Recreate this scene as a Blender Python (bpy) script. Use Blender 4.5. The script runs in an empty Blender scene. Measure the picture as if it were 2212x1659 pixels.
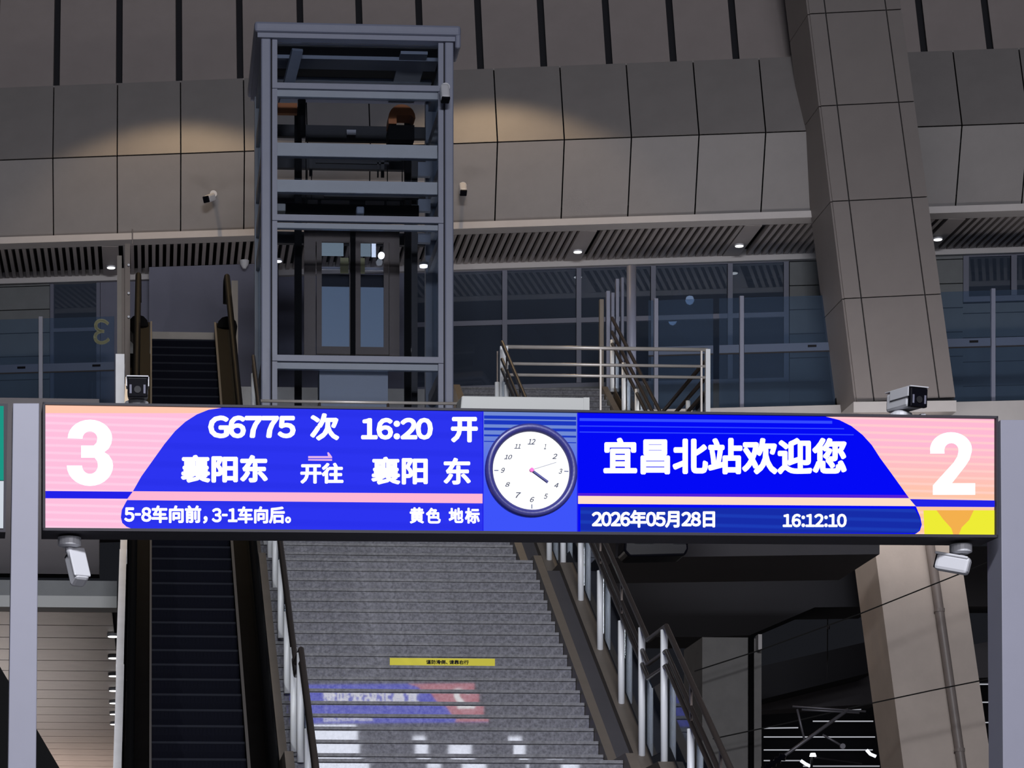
import bpy, math, random
from mathutils import Vector
random.seed(4)
SC = bpy.context.scene
COL = SC.collection
# ------------------------------------------------------------------ camera (level, rising-front lens)
F = 5635.0; CX = 650.0; HY = 2200.0; EZ = 1.6
YAW = math.atan(320 / F)
CA, SA = math.cos(YAW), math.sin(YAW)
cam = bpy.data.cameras.new('camera')
cam.sensor_fit = 'HORIZONTAL'; cam.sensor_width = 36.0
cam.lens = F / 2212 * 36.0
cam.shift_x = (1106 - CX) / 2212
cam.shift_y = (HY - 829.5) / 2212
cam.clip_start = 0.1; cam.clip_end = 500
camo = bpy.data.objects.new('camera', cam); COL.objects.link(camo)
camo.location = (0, 0, EZ); camo.rotation_euler = (math.pi / 2, 0, -YAW)
SC.camera = camo
# ------------------------------------------------------------------ colour + exposure
SC.view_settings.view_transform = 'Standard'; SC.view_settings.look = 'None'
SC.view_settings.exposure = 0.0; SC.view_settings.gamma = 1.0
SC.view_settings.use_curve_mapping = False
def lin(c):
    r = []
    for v in c:
        v = v / 255.0
        r.append(v / 12.92 if v <= 0.04045 else ((v + 0.055) / 1.055) ** 2.4)
    return tuple(r)
# ------------------------------------------------------------------ world (night, faint glow)
w = bpy.data.worlds.new('night'); SC.world = w; w.use_nodes = True
w.node_tree.nodes['Background'].inputs[0].default_value = (0.75, 0.8, 1.0, 1)
w.node_tree.nodes['Background'].inputs[1].default_value = 0.012
# ------------------------------------------------------------------ lamps
def area(name, loc, target, sx, sy, power, col):
    l = bpy.data.lights.new(name, 'AREA'); l.shape = 'RECTANGLE'; l.size = sx; l.size_y = sy
    l.energy = power; l.color = col
    o = bpy.data.objects.new(name, l); COL.objects.link(o); o.location = loc
    o.rotation_euler = (Vector(target) - Vector(loc)).to_track_quat('-Z', 'Y').to_euler()
    return o
def spot(name, loc, target, power, ang, blend, col, rad=0.1):
    l = bpy.data.lights.new(name, 'SPOT'); l.energy = power; l.spot_size = math.radians(ang)
    l.spot_blend = blend; l.color = col; l.shadow_soft_size = rad
    o = bpy.data.objects.new(name, l); COL.objects.link(o); o.location = loc
    o.rotation_euler = (Vector(target) - Vector(loc)).to_track_quat('-Z', 'Y').to_euler()
    return o
area('canopy_floodlights', (8, -20, 14), (3, 34, 8), 16, 4, 4200, (0.95, 0.94, 1.0))
area('platform_lamps', (1, -3, 15.5), (3, 28, 5), 7, 1.6, 6800, (0.93, 0.95, 1.0))
area('added_fascia_uplight', (5.2, 41.6, 10.4), (5.2, 46.8, 17.5), 20, 0.5, 560, (1.0, 0.95, 0.93))  # added strip light hidden behind the sign, brightens fascia and soffit
spot('coping_fill_spot', (-3.2, 12, 3.0), (-.35, 29, 6), 1900, 26, 0.6, (0.95, 0.97, 1.0))  # unseen spot added to brighten the marble coping
area('hall_bounce_fill', (-5.0, 57, 3.2), (-4.6, 57.5, 7), 6, 8, 1200, (1.0, 0.90, 0.86))  # upward area light added as bounce onto the metal strip ceiling
for lx in (0.0, 5.55):
    ly = 46.9 - 0.12 * lx
    spot('warm_wall_washer', (lx, ly - 1.7, 20.35), (lx, ly - 1.7, 10), 520, 100, 0.30, (1.0, 0.72, 0.42))

# ------------------------------------------------------------------ pixel -> point helpers (real distances chosen per object)
def ray(px, py):
    xc = (px - CX) / F; zc = (HY - py) / F
    return (xc * CA + SA, CA - xc * SA, zc)
def at(px, py, Y):
    r = ray(px, py); t = Y / r[1]
    return Vector((r[0] * t, Y, EZ + r[2] * t))
def pd(px, py, d):
    r = ray(px, py); return Vector((r[0] * d, r[1] * d, EZ + r[2] * d))
def onz(px, py, z):
    r = ray(px, py); t = (z - EZ) / r[2]
    return Vector((r[0] * t, r[1] * t, z))
def onplane(px, py, p, n):
    r = Vector(ray(px, py)); e = Vector((0, 0, EZ))
    t = (Vector(p) - e).dot(n) / r.dot(n)
    return e + r * t

# ------------------------------------------------------------------ materials
def new_mat(name):
    m = bpy.data.materials.new(name); m.use_nodes = True
    return m, m.node_tree, m.node_tree.nodes['Principled BSDF']
def mat(name, c, rough=0.6, metal=0.0, spec=0.5, var=0.0, vscale=4.0, bump=0.0, bscale=60.0, ior=1.45):
    m, nt, b = new_mat(name)
    col = lin(c)
    b.inputs['Base Color'].default_value = (*col, 1)
    b.inputs['Roughness'].default_value = rough
    b.inputs['Metallic'].default_value = metal
    b.inputs['Specular IOR Level'].default_value = spec
    b.inputs['IOR'].default_value = ior
    tc = nt.nodes.new('ShaderNodeTexCoord')
    if var > 0:
        n = nt.nodes.new('ShaderNodeTexNoise'); n.inputs['Scale'].default_value = vscale
        n.inputs['Detail'].default_value = 6; n.inputs['Roughness'].default_value = 0.65
        nt.links.new(tc.outputs['Object'], n.inputs['Vector'])
        mr = nt.nodes.new('ShaderNodeMapRange')
        mr.inputs['From Min'].default_value = 0.3; mr.inputs['From Max'].default_value = 0.7
        mr.inputs['To Min'].default_value = 1 - var; mr.inputs['To Max'].default_value = 1 + var
        nt.links.new(n.outputs['Fac'], mr.inputs['Value'])
        mx = nt.nodes.new('ShaderNodeVectorMath'); mx.operation = 'SCALE'
        mx.inputs[0].default_value = col
        nt.links.new(mr.outputs['Result'], mx.inputs['Scale'])
        nt.links.new(mx.outputs['Vector'], b.inputs['Base Color'])
    if bump > 0:
        n2 = nt.nodes.new('ShaderNodeTexNoise'); n2.inputs['Scale'].default_value = bscale
        nt.links.new(tc.outputs['Object'], n2.inputs['Vector'])
        bp = nt.nodes.new('ShaderNodeBump'); bp.inputs['Strength'].default_value = bump
        bp.inputs['Distance'].default_value = 0.01
        nt.links.new(n2.outputs['Fac'], bp.inputs['Height'])
        nt.links.new(bp.outputs['Normal'], b.inputs['Normal'])
    return m
def emis(name, c, s=1.0, c2=None, freq=0.0, vert=None):
    """screen / lamp. c2+freq: fine scan bands; vert=(z0,z1,colour): colour ramp of the picture shown"""
    m = bpy.data.materials.new(name); m.use_nodes = True
    nt = m.node_tree; nt.nodes.clear()
    out = nt.nodes.new('ShaderNodeOutputMaterial'); e = nt.nodes.new('ShaderNodeEmission')
    e.inputs['Color'].default_value = (*lin(c), 1); e.inputs['Strength'].default_value = s
    nt.links.new(e.outputs[0], out.inputs[0])
    src = None
    if c2 is not None or vert is not None:
        g = nt.nodes.new('ShaderNodeNewGeometry'); sp = nt.nodes.new('ShaderNodeSeparateXYZ')
        nt.links.new(g.outputs['Position'], sp.inputs[0])
        base = nt.nodes.new('ShaderNodeRGB'); base.outputs[0].default_value = (*lin(c), 1); src = base.outputs[0]
        if vert is not None:
            mr = nt.nodes.new('ShaderNodeMapRange'); mr.inputs['From Min'].default_value = vert[0]
            mr.inputs['From Max'].default_value = vert[1]
            nt.links.new(sp.outputs['Z'], mr.inputs['Value'])
            mx = nt.nodes.new('ShaderNodeMix'); mx.data_type = 'RGBA'
            nt.links.new(mr.outputs['Result'], mx.inputs['Factor']); nt.links.new(src, mx.inputs['A'])
            mx.inputs['B'].default_value = (*lin(vert[2]), 1); src = mx.outputs['Result']
        if c2 is not None:
            ml = nt.nodes.new('ShaderNodeMath'); ml.operation = 'MULTIPLY'; ml.inputs[1].default_value = freq
            nt.links.new(sp.outputs['Z'], ml.inputs[0])
            sn = nt.nodes.new('ShaderNodeMath'); sn.operation = 'SINE'; nt.links.new(ml.outputs[0], sn.inputs[0])
            mr2 = nt.nodes.new('ShaderNodeMapRange'); mr2.inputs['From Min'].default_value = 0.1
            mr2.inputs['From Max'].default_value = 0.9; nt.links.new(sn.outputs[0], mr2.inputs['Value'])
            mx2 = nt.nodes.new('ShaderNodeMix'); mx2.data_type = 'RGBA'
            hf = nt.nodes.new('ShaderNodeMath'); hf.operation = 'MULTIPLY'; hf.inputs[1].default_value = 0.6
            nt.links.new(mr2.outputs['Result'], hf.inputs[0]); nt.links.new(hf.outputs[0], mx2.inputs['Factor']); nt.links.new(src, mx2.inputs['A'])
            mx2.inputs['B'].default_value = (*lin(c2), 1); src = mx2.outputs['Result']
        nt.links.new(src, e.inputs['Color'])
    return m
def glass(name, tint, refl=0.08, rough=0.03, haze=None):
    m = bpy.data.materials.new(name); m.use_nodes = True
    nt = m.node_tree; nt.nodes.clear()
    out = nt.nodes.new('ShaderNodeOutputMaterial')
    tr = nt.nodes.new('ShaderNodeBsdfTransparent'); tr.inputs[0].default_value = (*tint, 1)
    gl = nt.nodes.new('ShaderNodeBsdfGlossy'); gl.inputs['Roughness'].default_value = rough
    gl.inputs['Color'].default_value = (0.85, 0.92, 1, 1)
    lw = nt.nodes.new('ShaderNodeFresnel'); lw.inputs[0].default_value = 1.5
    ad = nt.nodes.new('ShaderNodeMath'); ad.operation = 'ADD'; ad.use_clamp = True; ad.inputs[1].default_value = refl
    nt.links.new(lw.outputs[0], ad.inputs[0])
    mx = nt.nodes.new('ShaderNodeMixShader')
    nt.links.new(ad.outputs[0], mx.inputs[0]); nt.links.new(tr.outputs[0], mx.inputs[1]); nt.links.new(gl.outputs[0], mx.inputs[2])
    fin = mx
    if haze:
        df = nt.nodes.new('ShaderNodeBsdfDiffuse'); df.inputs[0].default_value = (*haze[1], 1)  # diffuse haze mixed in to mimic glow on the glass
        m2 = nt.nodes.new('ShaderNodeMixShader'); m2.inputs[0].default_value = haze[0]
        nt.links.new(mx.outputs[0], m2.inputs[1]); nt.links.new(df.outputs[0], m2.inputs[2]); fin = m2
    nt.links.new(fin.outputs[0], out.inputs[0])
    return m

M = {}
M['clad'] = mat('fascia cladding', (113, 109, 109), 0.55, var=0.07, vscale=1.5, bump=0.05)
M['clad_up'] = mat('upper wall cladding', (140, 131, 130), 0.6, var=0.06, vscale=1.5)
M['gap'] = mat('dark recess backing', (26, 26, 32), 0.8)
M['stone'] = mat('grey stone course', (92, 94, 96), 0.6, var=0.10, vscale=3.0, bump=0.1)
M['partition'] = mat('blue grey partition', (92, 92, 108), 0.6, var=0.04)
M['trim'] = mat('soffit edge trim', (165, 160, 160), 0.5, var=0.03)
M['slat'] = mat('soffit slat', (150, 143, 142), 0.5, var=0.04)
M['void'] = mat('black ceiling void', (8, 8, 9), 0.9)
M['frame'] = mat('window frame grey', (88, 90, 106), 0.5)
M['pane'] = glass('window pane', (0.30, 0.36, 0.46), 0.10, haze=(0.16, (0.16, 0.2, 0.28)))
M['bglass'] = glass('balustrade glass', (0.74, 0.82, 0.90), 0.03, haze=(0.06, (0.2, 0.28, 0.42)))
M['lglass'] = glass('lift glass', (0.84, 0.86, 0.90), 0.01)
M['film'] = mat('blue safety film', (52, 66, 92), 0.5)
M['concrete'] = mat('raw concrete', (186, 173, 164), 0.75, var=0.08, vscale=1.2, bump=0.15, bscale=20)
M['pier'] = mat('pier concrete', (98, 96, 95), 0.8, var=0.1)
M['dconc'] = mat('shaded concrete underside', (70, 68, 72), 0.85, var=0.08, vscale=1.0)  # shade under the slab put into the concrete colour
M['colclad'] = mat('column cladding', (104, 98, 97), 0.55, var=0.06, vscale=1.5, bump=0.05)
M['kerb'] = mat('white kerb', (158, 154, 154), 0.5, var=0.03)
M['steel'] = mat('lift frame steel', (112, 116, 134), 0.45, metal=0.0, var=0.04)
M['pit'] = mat('pale blue pit panel', (136, 142, 152), 0.5)
M['steel2'] = mat('lift inner beam', (118, 126, 140), 0.5, var=0.04)
M['black'] = mat('black rubber', (10, 10, 11), 0.6, spec=0.05)
M['dark'] = mat('dark machinery', (30, 30, 34), 0.5, metal=0.3, var=0.1)
M['bronze'] = mat('dark bronze door frame', (88, 78, 72), 0.5, metal=0.2, var=0.08)
M['frost'] = mat('frosted glass film', (112, 138, 164), 0.35)
M['orange'] = mat('orange hoist paint', (170, 98, 40), 0.5, var=0.1)
M['white'] = mat('white plastic', (178, 178, 184), 0.4)
M['postw'] = mat('white steel post', (236, 238, 240), 0.35)
M['chrome'] = mat('brushed stainless', (205, 198, 192), 0.35, metal=0.35, var=0.05)
M['rail'] = mat('dark bronze rail tube', (84, 76, 72), 0.35, metal=0.6)
M['granite'] = mat('grey granite', (112, 112, 118), 0.025, var=0.45, vscale=26.0, spec=0.6, ior=1.6)
M['granite2'] = mat('honed grey granite', (98, 98, 102), 0.6, var=0.45, vscale=26.0)
M['curb'] = mat('stair curb stone', (104, 96, 88), 0.5, var=0.08)
M['escstep'] = mat('escalator step dark metal', (11, 12, 20), 0.8, spec=0.05)
M['escedge'] = mat('step edge', (24, 26, 34), 0.7, spec=0.1)
M['escdeck'] = mat('escalator deck dark', (12, 11, 11), 0.6, spec=0.03, var=0.2)
M['skirt'] = mat('skirt trim', (84, 80, 78), 0.6)
M['marble'] = mat('white marble', (240, 238, 240), 0.3, var=0.08, vscale=2.5)
M['housing'] = mat('sign housing dark grey', (40, 38, 46), 0.6, spec=0.3)
M['gpost'] = mat('light grey gantry paint', (118, 118, 132), 0.5, var=0.02)
M['beige'] = mat('off white box', (138, 139, 138), 0.5)
M['lens'] = mat('black lens glass', (8, 8, 14), 0.35, spec=0.1)
M['yellow'] = mat('yellow tape', (208, 196, 20), 0.5)
M['ink'] = mat('black ink', (20, 18, 10), 0.6)
M['metalceil'] = mat('bronze metal ceiling strip', (150, 138, 130), 0.3, metal=0.3, var=0.12, vscale=3)
M['pipe'] = mat('grey downpipe', (128, 118, 114), 0.45, var=0.05)
M['wire'] = mat('black cable', (16, 15, 15), 0.6)
M['floor'] = mat('platform granite', (120, 120, 122), 0.4, var=0.1, vscale=8)
M['galv'] = mat('galvanised tube', (96, 94, 100), 0.5, metal=0.5)
M['sticker'] = mat('pale yellow sticker', (150, 148, 110), 0.6)
M['num3'] = mat('pale olive vinyl', (168, 172, 142), 0.6)
M['wrap'] = mat('dark plastic wrap', (10, 10, 18), 0.3, spec=0.2)
M['lamp'] = emis('lamp white', (255, 255, 255), 2.2)
M['lbox'] = emis('lit panel', (235, 240, 255), 11.0)
M['carlit'] = emis('lift car light panel', (150, 165, 172), 0.9)
M['coldglow'] = emis('cold white glow', (235, 242, 255), 1.6)
M['strip'] = emis('lit purlin edge glow', (190, 192, 200), 0.75)
# LED screens
M['pinkL'] = emis('led pink left', (255, 192, 222), 1.0, (255, 214, 236), 150, None)
M['pinkR'] = emis('led pink right', (255, 200, 160), 1.0, (255, 214, 206), 150, (4.62, 4.98, (255, 186, 212)))
M['peach'] = emis('led peach edge', (255, 200, 175), 1.0)
M['blueL'] = emis('led blue left', (44, 52, 240), 1.0, (40, 48, 232), 60)
M['blueR'] = emis('led blue right', (4, 10, 246), 1.0)
M['blueline'] = emis('led blue light line', (52, 76, 255), 1.0)
M['blueD'] = emis('led deep blue', (22, 44, 168), 1.0, (30, 66, 190), 110)
M['blueB'] = emis('led stripe blue', (34, 34, 232), 1.0)
M['violet'] = emis('led violet', (84, 30, 216), 1.0)
M['bluepale'] = emis('led pale blue', (62, 84, 250), 1.0, None, 0, (4.66, 4.98, (112, 138, 212)))
M['bluestripe'] = emis('led dark blue line', (28, 56, 192), 1.0)
M['pinkS'] = emis('led stripe pink', (255, 184, 214), 1.0)
M['peachS'] = emis('led stripe peach', (255, 218, 196), 1.05)
M['yellowL'] = emis('led yellow', (238, 236, 54), 1.0)
M['orangeL'] = emis('led orange', (244, 176, 78), 1.0)
M['white_led'] = emis('led white', (255, 255, 255), 1.25)
M['whitepink'] = emis('led arrow pink', (228, 180, 236), 1.0)
M['teal'] = emis('led teal', (28, 150, 132), 1.0)
M['pale_led'] = emis('led pale', (206, 214, 224), 1.0)
M['clockface'] = emis('backlit clock face', (255, 255, 255), 1.15)
M['clockrim'] = mat('clock rim black blue', (44, 44, 110), 0.35)
M['numeral'] = mat('clock numeral', (60, 72, 110), 0.5)
M['hand'] = mat('clock hand', (52, 52, 120), 0.5)
M['handtip'] = mat('clock hand hub pink', (206, 90, 170), 0.5)
# rear face screens, brighter because they are seen only by reflection
M['b_pink'] = emis('rear led pink', (255, 140, 150), 4.2)
M['b_blue'] = emis('rear led blue', (50, 64, 255), 4.6)
M['b_white'] = emis('rear led white', (255, 255, 255), 8.0)

# ------------------------------------------------------------------ mesh collector
class MB:
    def __init__(s): s.v = []; s.f = []
    def add(s, vs, fs):
        o = len(s.v); s.v += [tuple(v) for v in vs]; s.f += [tuple(i + o for i in f) for f in fs]; return s
    def box(s, x0, x1, y0, y1, z0, z1):
        vs = [(x0, y0, z0), (x1, y0, z0), (x1, y1, z0), (x0, y1, z0), (x0, y0, z1), (x1, y0, z1), (x1, y1, z1), (x0, y1, z1)]
        return s.hexa(vs)
    def hexa(s, vs):
        return s.add(vs, [(0, 3, 2, 1), (4, 5, 6, 7), (0, 1, 5, 4), (1, 2, 6, 5), (2, 3, 7, 6), (3, 0, 4, 7)])
    def prism(s, poly, d):
        """poly: list of 3D points (planar), extruded along vector d"""
        n = len(poly); d = Vector(d)
        a = [Vector(p) for p in poly]; b = [p + d for p in a]
        return s.add(a + b, [tuple(range(n))[::-1], tuple(range(n, 2 * n))] + [(i, (i + 1) % n, n + (i + 1) % n, n + i) for i in range(n)])
    def bar(s, a, b, w, h, up=(0, 0, 1)):
        a = Vector(a); b = Vector(b); d = (b - a).normalized(); up = Vector(up)
        if abs(d.dot(up)) > 0.98: up = Vector((0, 1, 0))
        r = d.cross(up).normalized() * (w / 2); u = r.cross(d).normalized() * (h / 2)
        vs = [a - r - u, a + r - u, a + r + u, a - r + u, b - r - u, b + r - u, b + r + u, b - r + u]
        return s.add(vs, [(0, 1, 2, 3), (7, 6, 5, 4), (0, 4, 5, 1), (1, 5, 6, 2), (2, 6, 7, 3), (3, 7, 4, 0)])
    def tube(s, pts, r, n=10, caps=True):
        pts = [Vector(p) for p in pts]; rings = []
        for i, p in enumerate(pts):
            d = (pts[min(i + 1, len(pts) - 1)] - pts[max(i - 1, 0)]).normalized()
            up = Vector((0, 0, 1)) if abs(d.z) < 0.95 else Vector((0, 1, 0))
            x = d.cross(up).normalized(); y = x.cross(d).normalized()
            rr = r[i] if isinstance(r, (list, tuple)) else r
            rings.append([p + x * (rr * math.cos(2 * math.pi * k / n)) + y * (rr * math.sin(2 * math.pi * k / n)) for k in range(n)])
        vs = [v for R in rings for v in R]; fs = []
        for i in range(len(pts) - 1):
            for k in range(n):
                a = i * n + k; b = i * n + (k + 1) % n
                fs.append((a, b, b + n, a + n))
        if caps:
            fs.append(tuple(range(n))[::-1]); fs.append(tuple(range((len(pts) - 1) * n, len(pts) * n)))
        return s.add(vs, fs)
    def build(s, name, m, parent=None, bevel=0.0, smooth=False, **props):
        me = bpy.data.meshes.new(name)
        xs = [v[0] for v in s.v]; ys = [v[1] for v in s.v]; zs = [v[2] for v in s.v]
        c = Vector(((min(xs) + max(xs)) / 2, (min(ys) + max(ys)) / 2, min(zs)))
        me.from_pydata([tuple(Vector(v) - c) for v in s.v], [], s.f)
        me.validate(); me.update()
        import bmesh
        bm = bmesh.new(); bm.from_mesh(me); bmesh.ops.recalc_face_normals(bm, faces=bm.faces); bm.to_mesh(me); bm.free()
        me.materials.append(m)
        if smooth:
            for p in me.polygons: p.use_smooth = len(p.vertices) == 4
        o = bpy.data.objects.new(name, me); COL.objects.link(o)
        place(o, c, parent)
        if bevel > 0:
            b = o.modifiers.new('bevel', 'BEVEL'); b.width = bevel; b.segments = 2; b.limit_method = 'ANGLE'
        for k, v in props.items(): o[k] = v
        return o
ORG = {}
def place(o, world, parent):
    world = Vector(world)
    ORG[o.name] = world
    if parent is not None:
        o.parent = parent; o.location = world - ORG[parent.name]
    else:
        o.location = world
def thing(name, label, cat, loc, group=None):
    o = bpy.data.objects.new(name, None); COL.objects.link(o); o.empty_display_size = 0.2
    place(o, loc, None); tag(o, label, cat, group); return o
def tag(o, label, cat, group=None):
    o['label'] = label; o['category'] = cat
    if group: o['group'] = group
    return o
def struct(o): o['kind'] = 'structure'; return o
def inst(src, world, parent, name=None):
    o = src.copy(); COL.objects.link(o); place(o, world, parent); return o
def clone(root, loc, label=None):
    def rec(o, par, world):
        c = o.copy(); COL.objects.link(c); c.parent = None; c.matrix_parent_inverse.identity()
        if par is not None: c.parent = par
        return c
    r = root.copy(); COL.objects.link(r); r.location = loc; ORG[r.name] = Vector(loc)
    if label: r['label'] = label
    for ch in root.children:
        c = ch.copy(); COL.objects.link(c); c.parent = r
        for g in ch.children:
            d = g.copy(); COL.objects.link(d); d.parent = c
    return r
GL = {}
def glyph(ch):
    if ch in GL: return GL[ch]
    c = bpy.data.curves.new('lettering', 'FONT'); c.resolution_u = 8 if ch in '32' else 3
    fw = ch.isascii() and ch != ' '
    c.body = chr(ord(ch) + 0xFEE0) if fw else ch
    o = bpy.data.objects.new('lettering', c); COL.objects.link(o)
    bpy.context.view_layer.update()
    me = bpy.data.meshes.new_from_object(o.evaluated_get(bpy.context.evaluated_depsgraph_get()))
    vs = [tuple(v.co)[:2] for v in me.vertices]; fs = [tuple(p.vertices) for p in me.polygons]
    bpy.data.objects.remove(o); bpy.data.curves.remove(c); bpy.data.meshes.remove(me)
    adv = 1.0
    if ch == ' ': adv = 0.3
    elif ch in ':': adv = 0.32
    elif ch == '-': adv = 0.44
    elif ch == 'G': adv = 0.70
    elif ch.isascii(): adv = 0.57
    elif ch in '。、': adv = 0.7
    if ch.isascii() and vs:
        mx_ = (min(v[0] for v in vs) + max(v[0] for v in vs)) / 2
        k_ = 0.40 if ch == '-' else 1.0
        vs = [((v[0] - mx_) * k_ + adv / 2, v[1]) for v in vs]
    GL[ch] = (vs, fs, adv); return GL[ch]
def text_mesh(s, offset=0.0, shear=0.0):
    """glyph outlines; offset thickens the strokes by stamping the outline round a small circle"""
    V = []; FS = []; x = 0
    nk = 16 if offset > .06 else 5
    ring = [(0, 0)] if offset <= 0 else [(offset * math.cos(k * math.pi / nk), offset * math.sin(k * math.pi / nk)) for k in range(2 * nk)]
    for ch in s:
        vs, fs, adv = glyph(ch)
        for dx, dy in ring:
            o = len(V)
            V += [(v[0] + x + dx + shear * v[1], v[1] + dy, 0) for v in vs]; FS += [tuple(i + o for i in f) for f in fs]
        x += adv
    return V, FS
def text_obj(s, rect, mapf, m, parent, name='lettering', offset=0.0, shear=0.0, rot=0.0, flip=False, **props):
    """fit ink box of the text to rect=(x0,y0,x1,y1) in sheet coords, then map to 3D"""
    vs, fs = text_mesh(s, offset, shear)
    x0 = min(v[0] for v in vs); x1 = max(v[0] for v in vs); y0 = min(v[1] for v in vs); y1 = max(v[1] for v in vs)
    mb = MB(); out = []
    for v in vs:
        a = (v[0] - x0) / (x1 - x0); b = (v[1] - y0) / (y1 - y0)
        if flip: a = 1 - a
        out.append(mapf(rect[0] + a * (rect[2] - rect[0]), rect[3] + b * (rect[1] - rect[3])))
    mb.add(out, fs)
    me = bpy.data.meshes.new(name); c = sum((Vector(v) for v in mb.v), Vector()) / len(mb.v)
    me.from_pydata([tuple(Vector(v) - c) for v in mb.v], [], mb.f); me.update(); me.materials.append(m)
    o = bpy.data.objects.new(name, me); COL.objects.link(o); place(o, c, parent)
    for k, v in props.items(): o[k] = v
    return o

# ================================================================== SETTING
ZL1 = at(1444, 1643, 24.9).z           # first landing of the stairs
RI, TR = 0.165, 0.286
FLOOR = ZL1 - 25 * RI
o = MB().box(-14, 42, -26, 110, FLOOR - 0.3, FLOOR).build('floor', M['floor']); struct(o)

ZS = EZ + 14.3                          # soffit level
ZF = EZ + 10.88                         # concourse floor level
A = onz(0, 530, ZS); B = onz(2212, 458, ZS)
WD = Vector((B.x - A.x, B.y - A.y, 0)).normalized()
NB = Vector((-WD.y, WD.x, 0))           # pointing away from the camera
if NB.y < 0: NB = -NB
def wp(px, py, off=0.0):               # point on the wall plane (offset behind)
    return onplane(px, py, A + NB * off, NB)
def wallpt(x, off, z):                 # world x on the wall plane -> point
    t = (x - (A.x + NB.x * off)) / WD.x
    p = A + NB * off + WD * t
    return Vector((x, p.y, z))
ztop = wp(1068, 147, 0.1).z; zcr = wp(1074, 307, -0.4).z; zbot = wp(1074, 494, 0).z
ztopR = wp(2000, 104, 0.1).z

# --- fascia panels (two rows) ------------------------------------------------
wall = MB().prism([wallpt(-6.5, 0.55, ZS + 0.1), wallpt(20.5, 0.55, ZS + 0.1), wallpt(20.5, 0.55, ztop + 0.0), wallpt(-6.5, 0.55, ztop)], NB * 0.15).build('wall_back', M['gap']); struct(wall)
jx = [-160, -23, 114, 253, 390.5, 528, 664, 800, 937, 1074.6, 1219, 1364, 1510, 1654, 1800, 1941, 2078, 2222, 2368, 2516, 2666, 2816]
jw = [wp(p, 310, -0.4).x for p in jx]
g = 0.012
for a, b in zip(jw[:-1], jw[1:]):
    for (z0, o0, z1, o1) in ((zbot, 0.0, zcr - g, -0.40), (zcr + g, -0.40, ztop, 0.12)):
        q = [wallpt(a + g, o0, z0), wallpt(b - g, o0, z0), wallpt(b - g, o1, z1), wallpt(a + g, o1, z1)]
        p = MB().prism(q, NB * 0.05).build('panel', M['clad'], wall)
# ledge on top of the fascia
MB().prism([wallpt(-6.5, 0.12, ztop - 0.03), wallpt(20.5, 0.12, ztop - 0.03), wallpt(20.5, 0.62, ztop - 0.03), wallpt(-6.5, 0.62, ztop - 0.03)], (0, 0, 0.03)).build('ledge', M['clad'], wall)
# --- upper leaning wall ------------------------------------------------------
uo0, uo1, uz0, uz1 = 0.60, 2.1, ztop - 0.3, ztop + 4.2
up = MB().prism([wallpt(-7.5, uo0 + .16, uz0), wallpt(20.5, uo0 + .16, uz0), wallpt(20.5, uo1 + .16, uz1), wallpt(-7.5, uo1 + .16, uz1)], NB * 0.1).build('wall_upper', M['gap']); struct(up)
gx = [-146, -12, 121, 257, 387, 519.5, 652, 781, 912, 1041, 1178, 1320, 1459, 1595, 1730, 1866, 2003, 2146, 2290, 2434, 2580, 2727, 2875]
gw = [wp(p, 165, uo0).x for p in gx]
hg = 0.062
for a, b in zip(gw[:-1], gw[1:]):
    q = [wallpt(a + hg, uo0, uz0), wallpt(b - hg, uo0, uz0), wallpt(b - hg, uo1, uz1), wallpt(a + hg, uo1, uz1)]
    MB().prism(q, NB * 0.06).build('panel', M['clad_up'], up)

# --- soffit with slats -------------------------------------------------------
OFF_O, OFF_I = 0.28, 2.15
ce = MB().prism([wallpt(-7, 0.0, ZS + 0.35), wallpt(20.5, 0.0, ZS + 0.35), wallpt(20.5, 9, ZS + 0.35), wallpt(-7, 9, ZS + 0.35)], (0, 0, 0.1)).build('ceiling', M['void']); struct(ce)
def edge_trim(name, off, h, dpt, m):
    return struct(MB().prism([wallpt(-7, off, ZS - h), wallpt(20.5, off, ZS - h), wallpt(20.5, off + dpt, ZS - h), wallpt(-7, off + dpt, ZS - h)], (0, 0, h + 0.12)).build(name, m))
edge_trim('trim_1', -0.10, 0.0, 0.36, M['trim'])
edge_trim('trim_2', OFF_I - .02, 0.10, 0.28, M['trim'])
# blank panels (with downlights) in the slatted soffit
blank = [(240, 575), (1248, 541), (1597, 528), (2026, 514), (600, 561)]
bx = []
for (px, py) in blank:
    p = onz(px, py, ZS); bx.append(p.x)
slat_src = None
x = onz(5, 585, ZS).x - 0.5
k = 0
def in_blank(x):
    return any(abs(x - b) < 0.20 for b in bx[:4])
pitch = 0.134
xs0 = -3.6
n = int((19.6 - xs0) / pitch)
for i in range(n):
    x = xs0 + i * pitch
    if in_blank(x): continue
    a = wallpt(x, OFF_O, ZS); b = wallpt(x, OFF_I, ZS)
    L = b.y - a.y
    if slat_src is None:
        slat_src = MB().box(x - 0.033, x + 0.033, a.y, a.y + L, ZS, ZS + 0.10).build('slat', M['slat'], ce)
    else:
        inst(slat_src, (x, a.y + L / 2, ZS), ce)
for i, x in enumerate(bx[:4]):
    a = wallpt(x, OFF_O, ZS); b = wallpt(x, OFF_I, ZS)
    MB().box(x - 0.155, x + 0.155, a.y, b.y, ZS - 0.004, ZS + 0.08).build('panel', M['slat'], ce)
def downlight(p, label, r=0.075, group=None):
    t = thing('ceiling_light', label, 'light', p, group)
    MB().tube([p + Vector((0, 0, 0.02)), p - Vector((0, 0, 0.02))], r + 0.012, 20).build('rim', M['white'], t)
    MB().tube([p - Vector((0, 0, 0.021)), p - Vector((0, 0, 0.028))], r, 20).build('diffuser', M['lamp'], t)
    return t
gl = 'round downlights in the slatted soffit'
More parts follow.
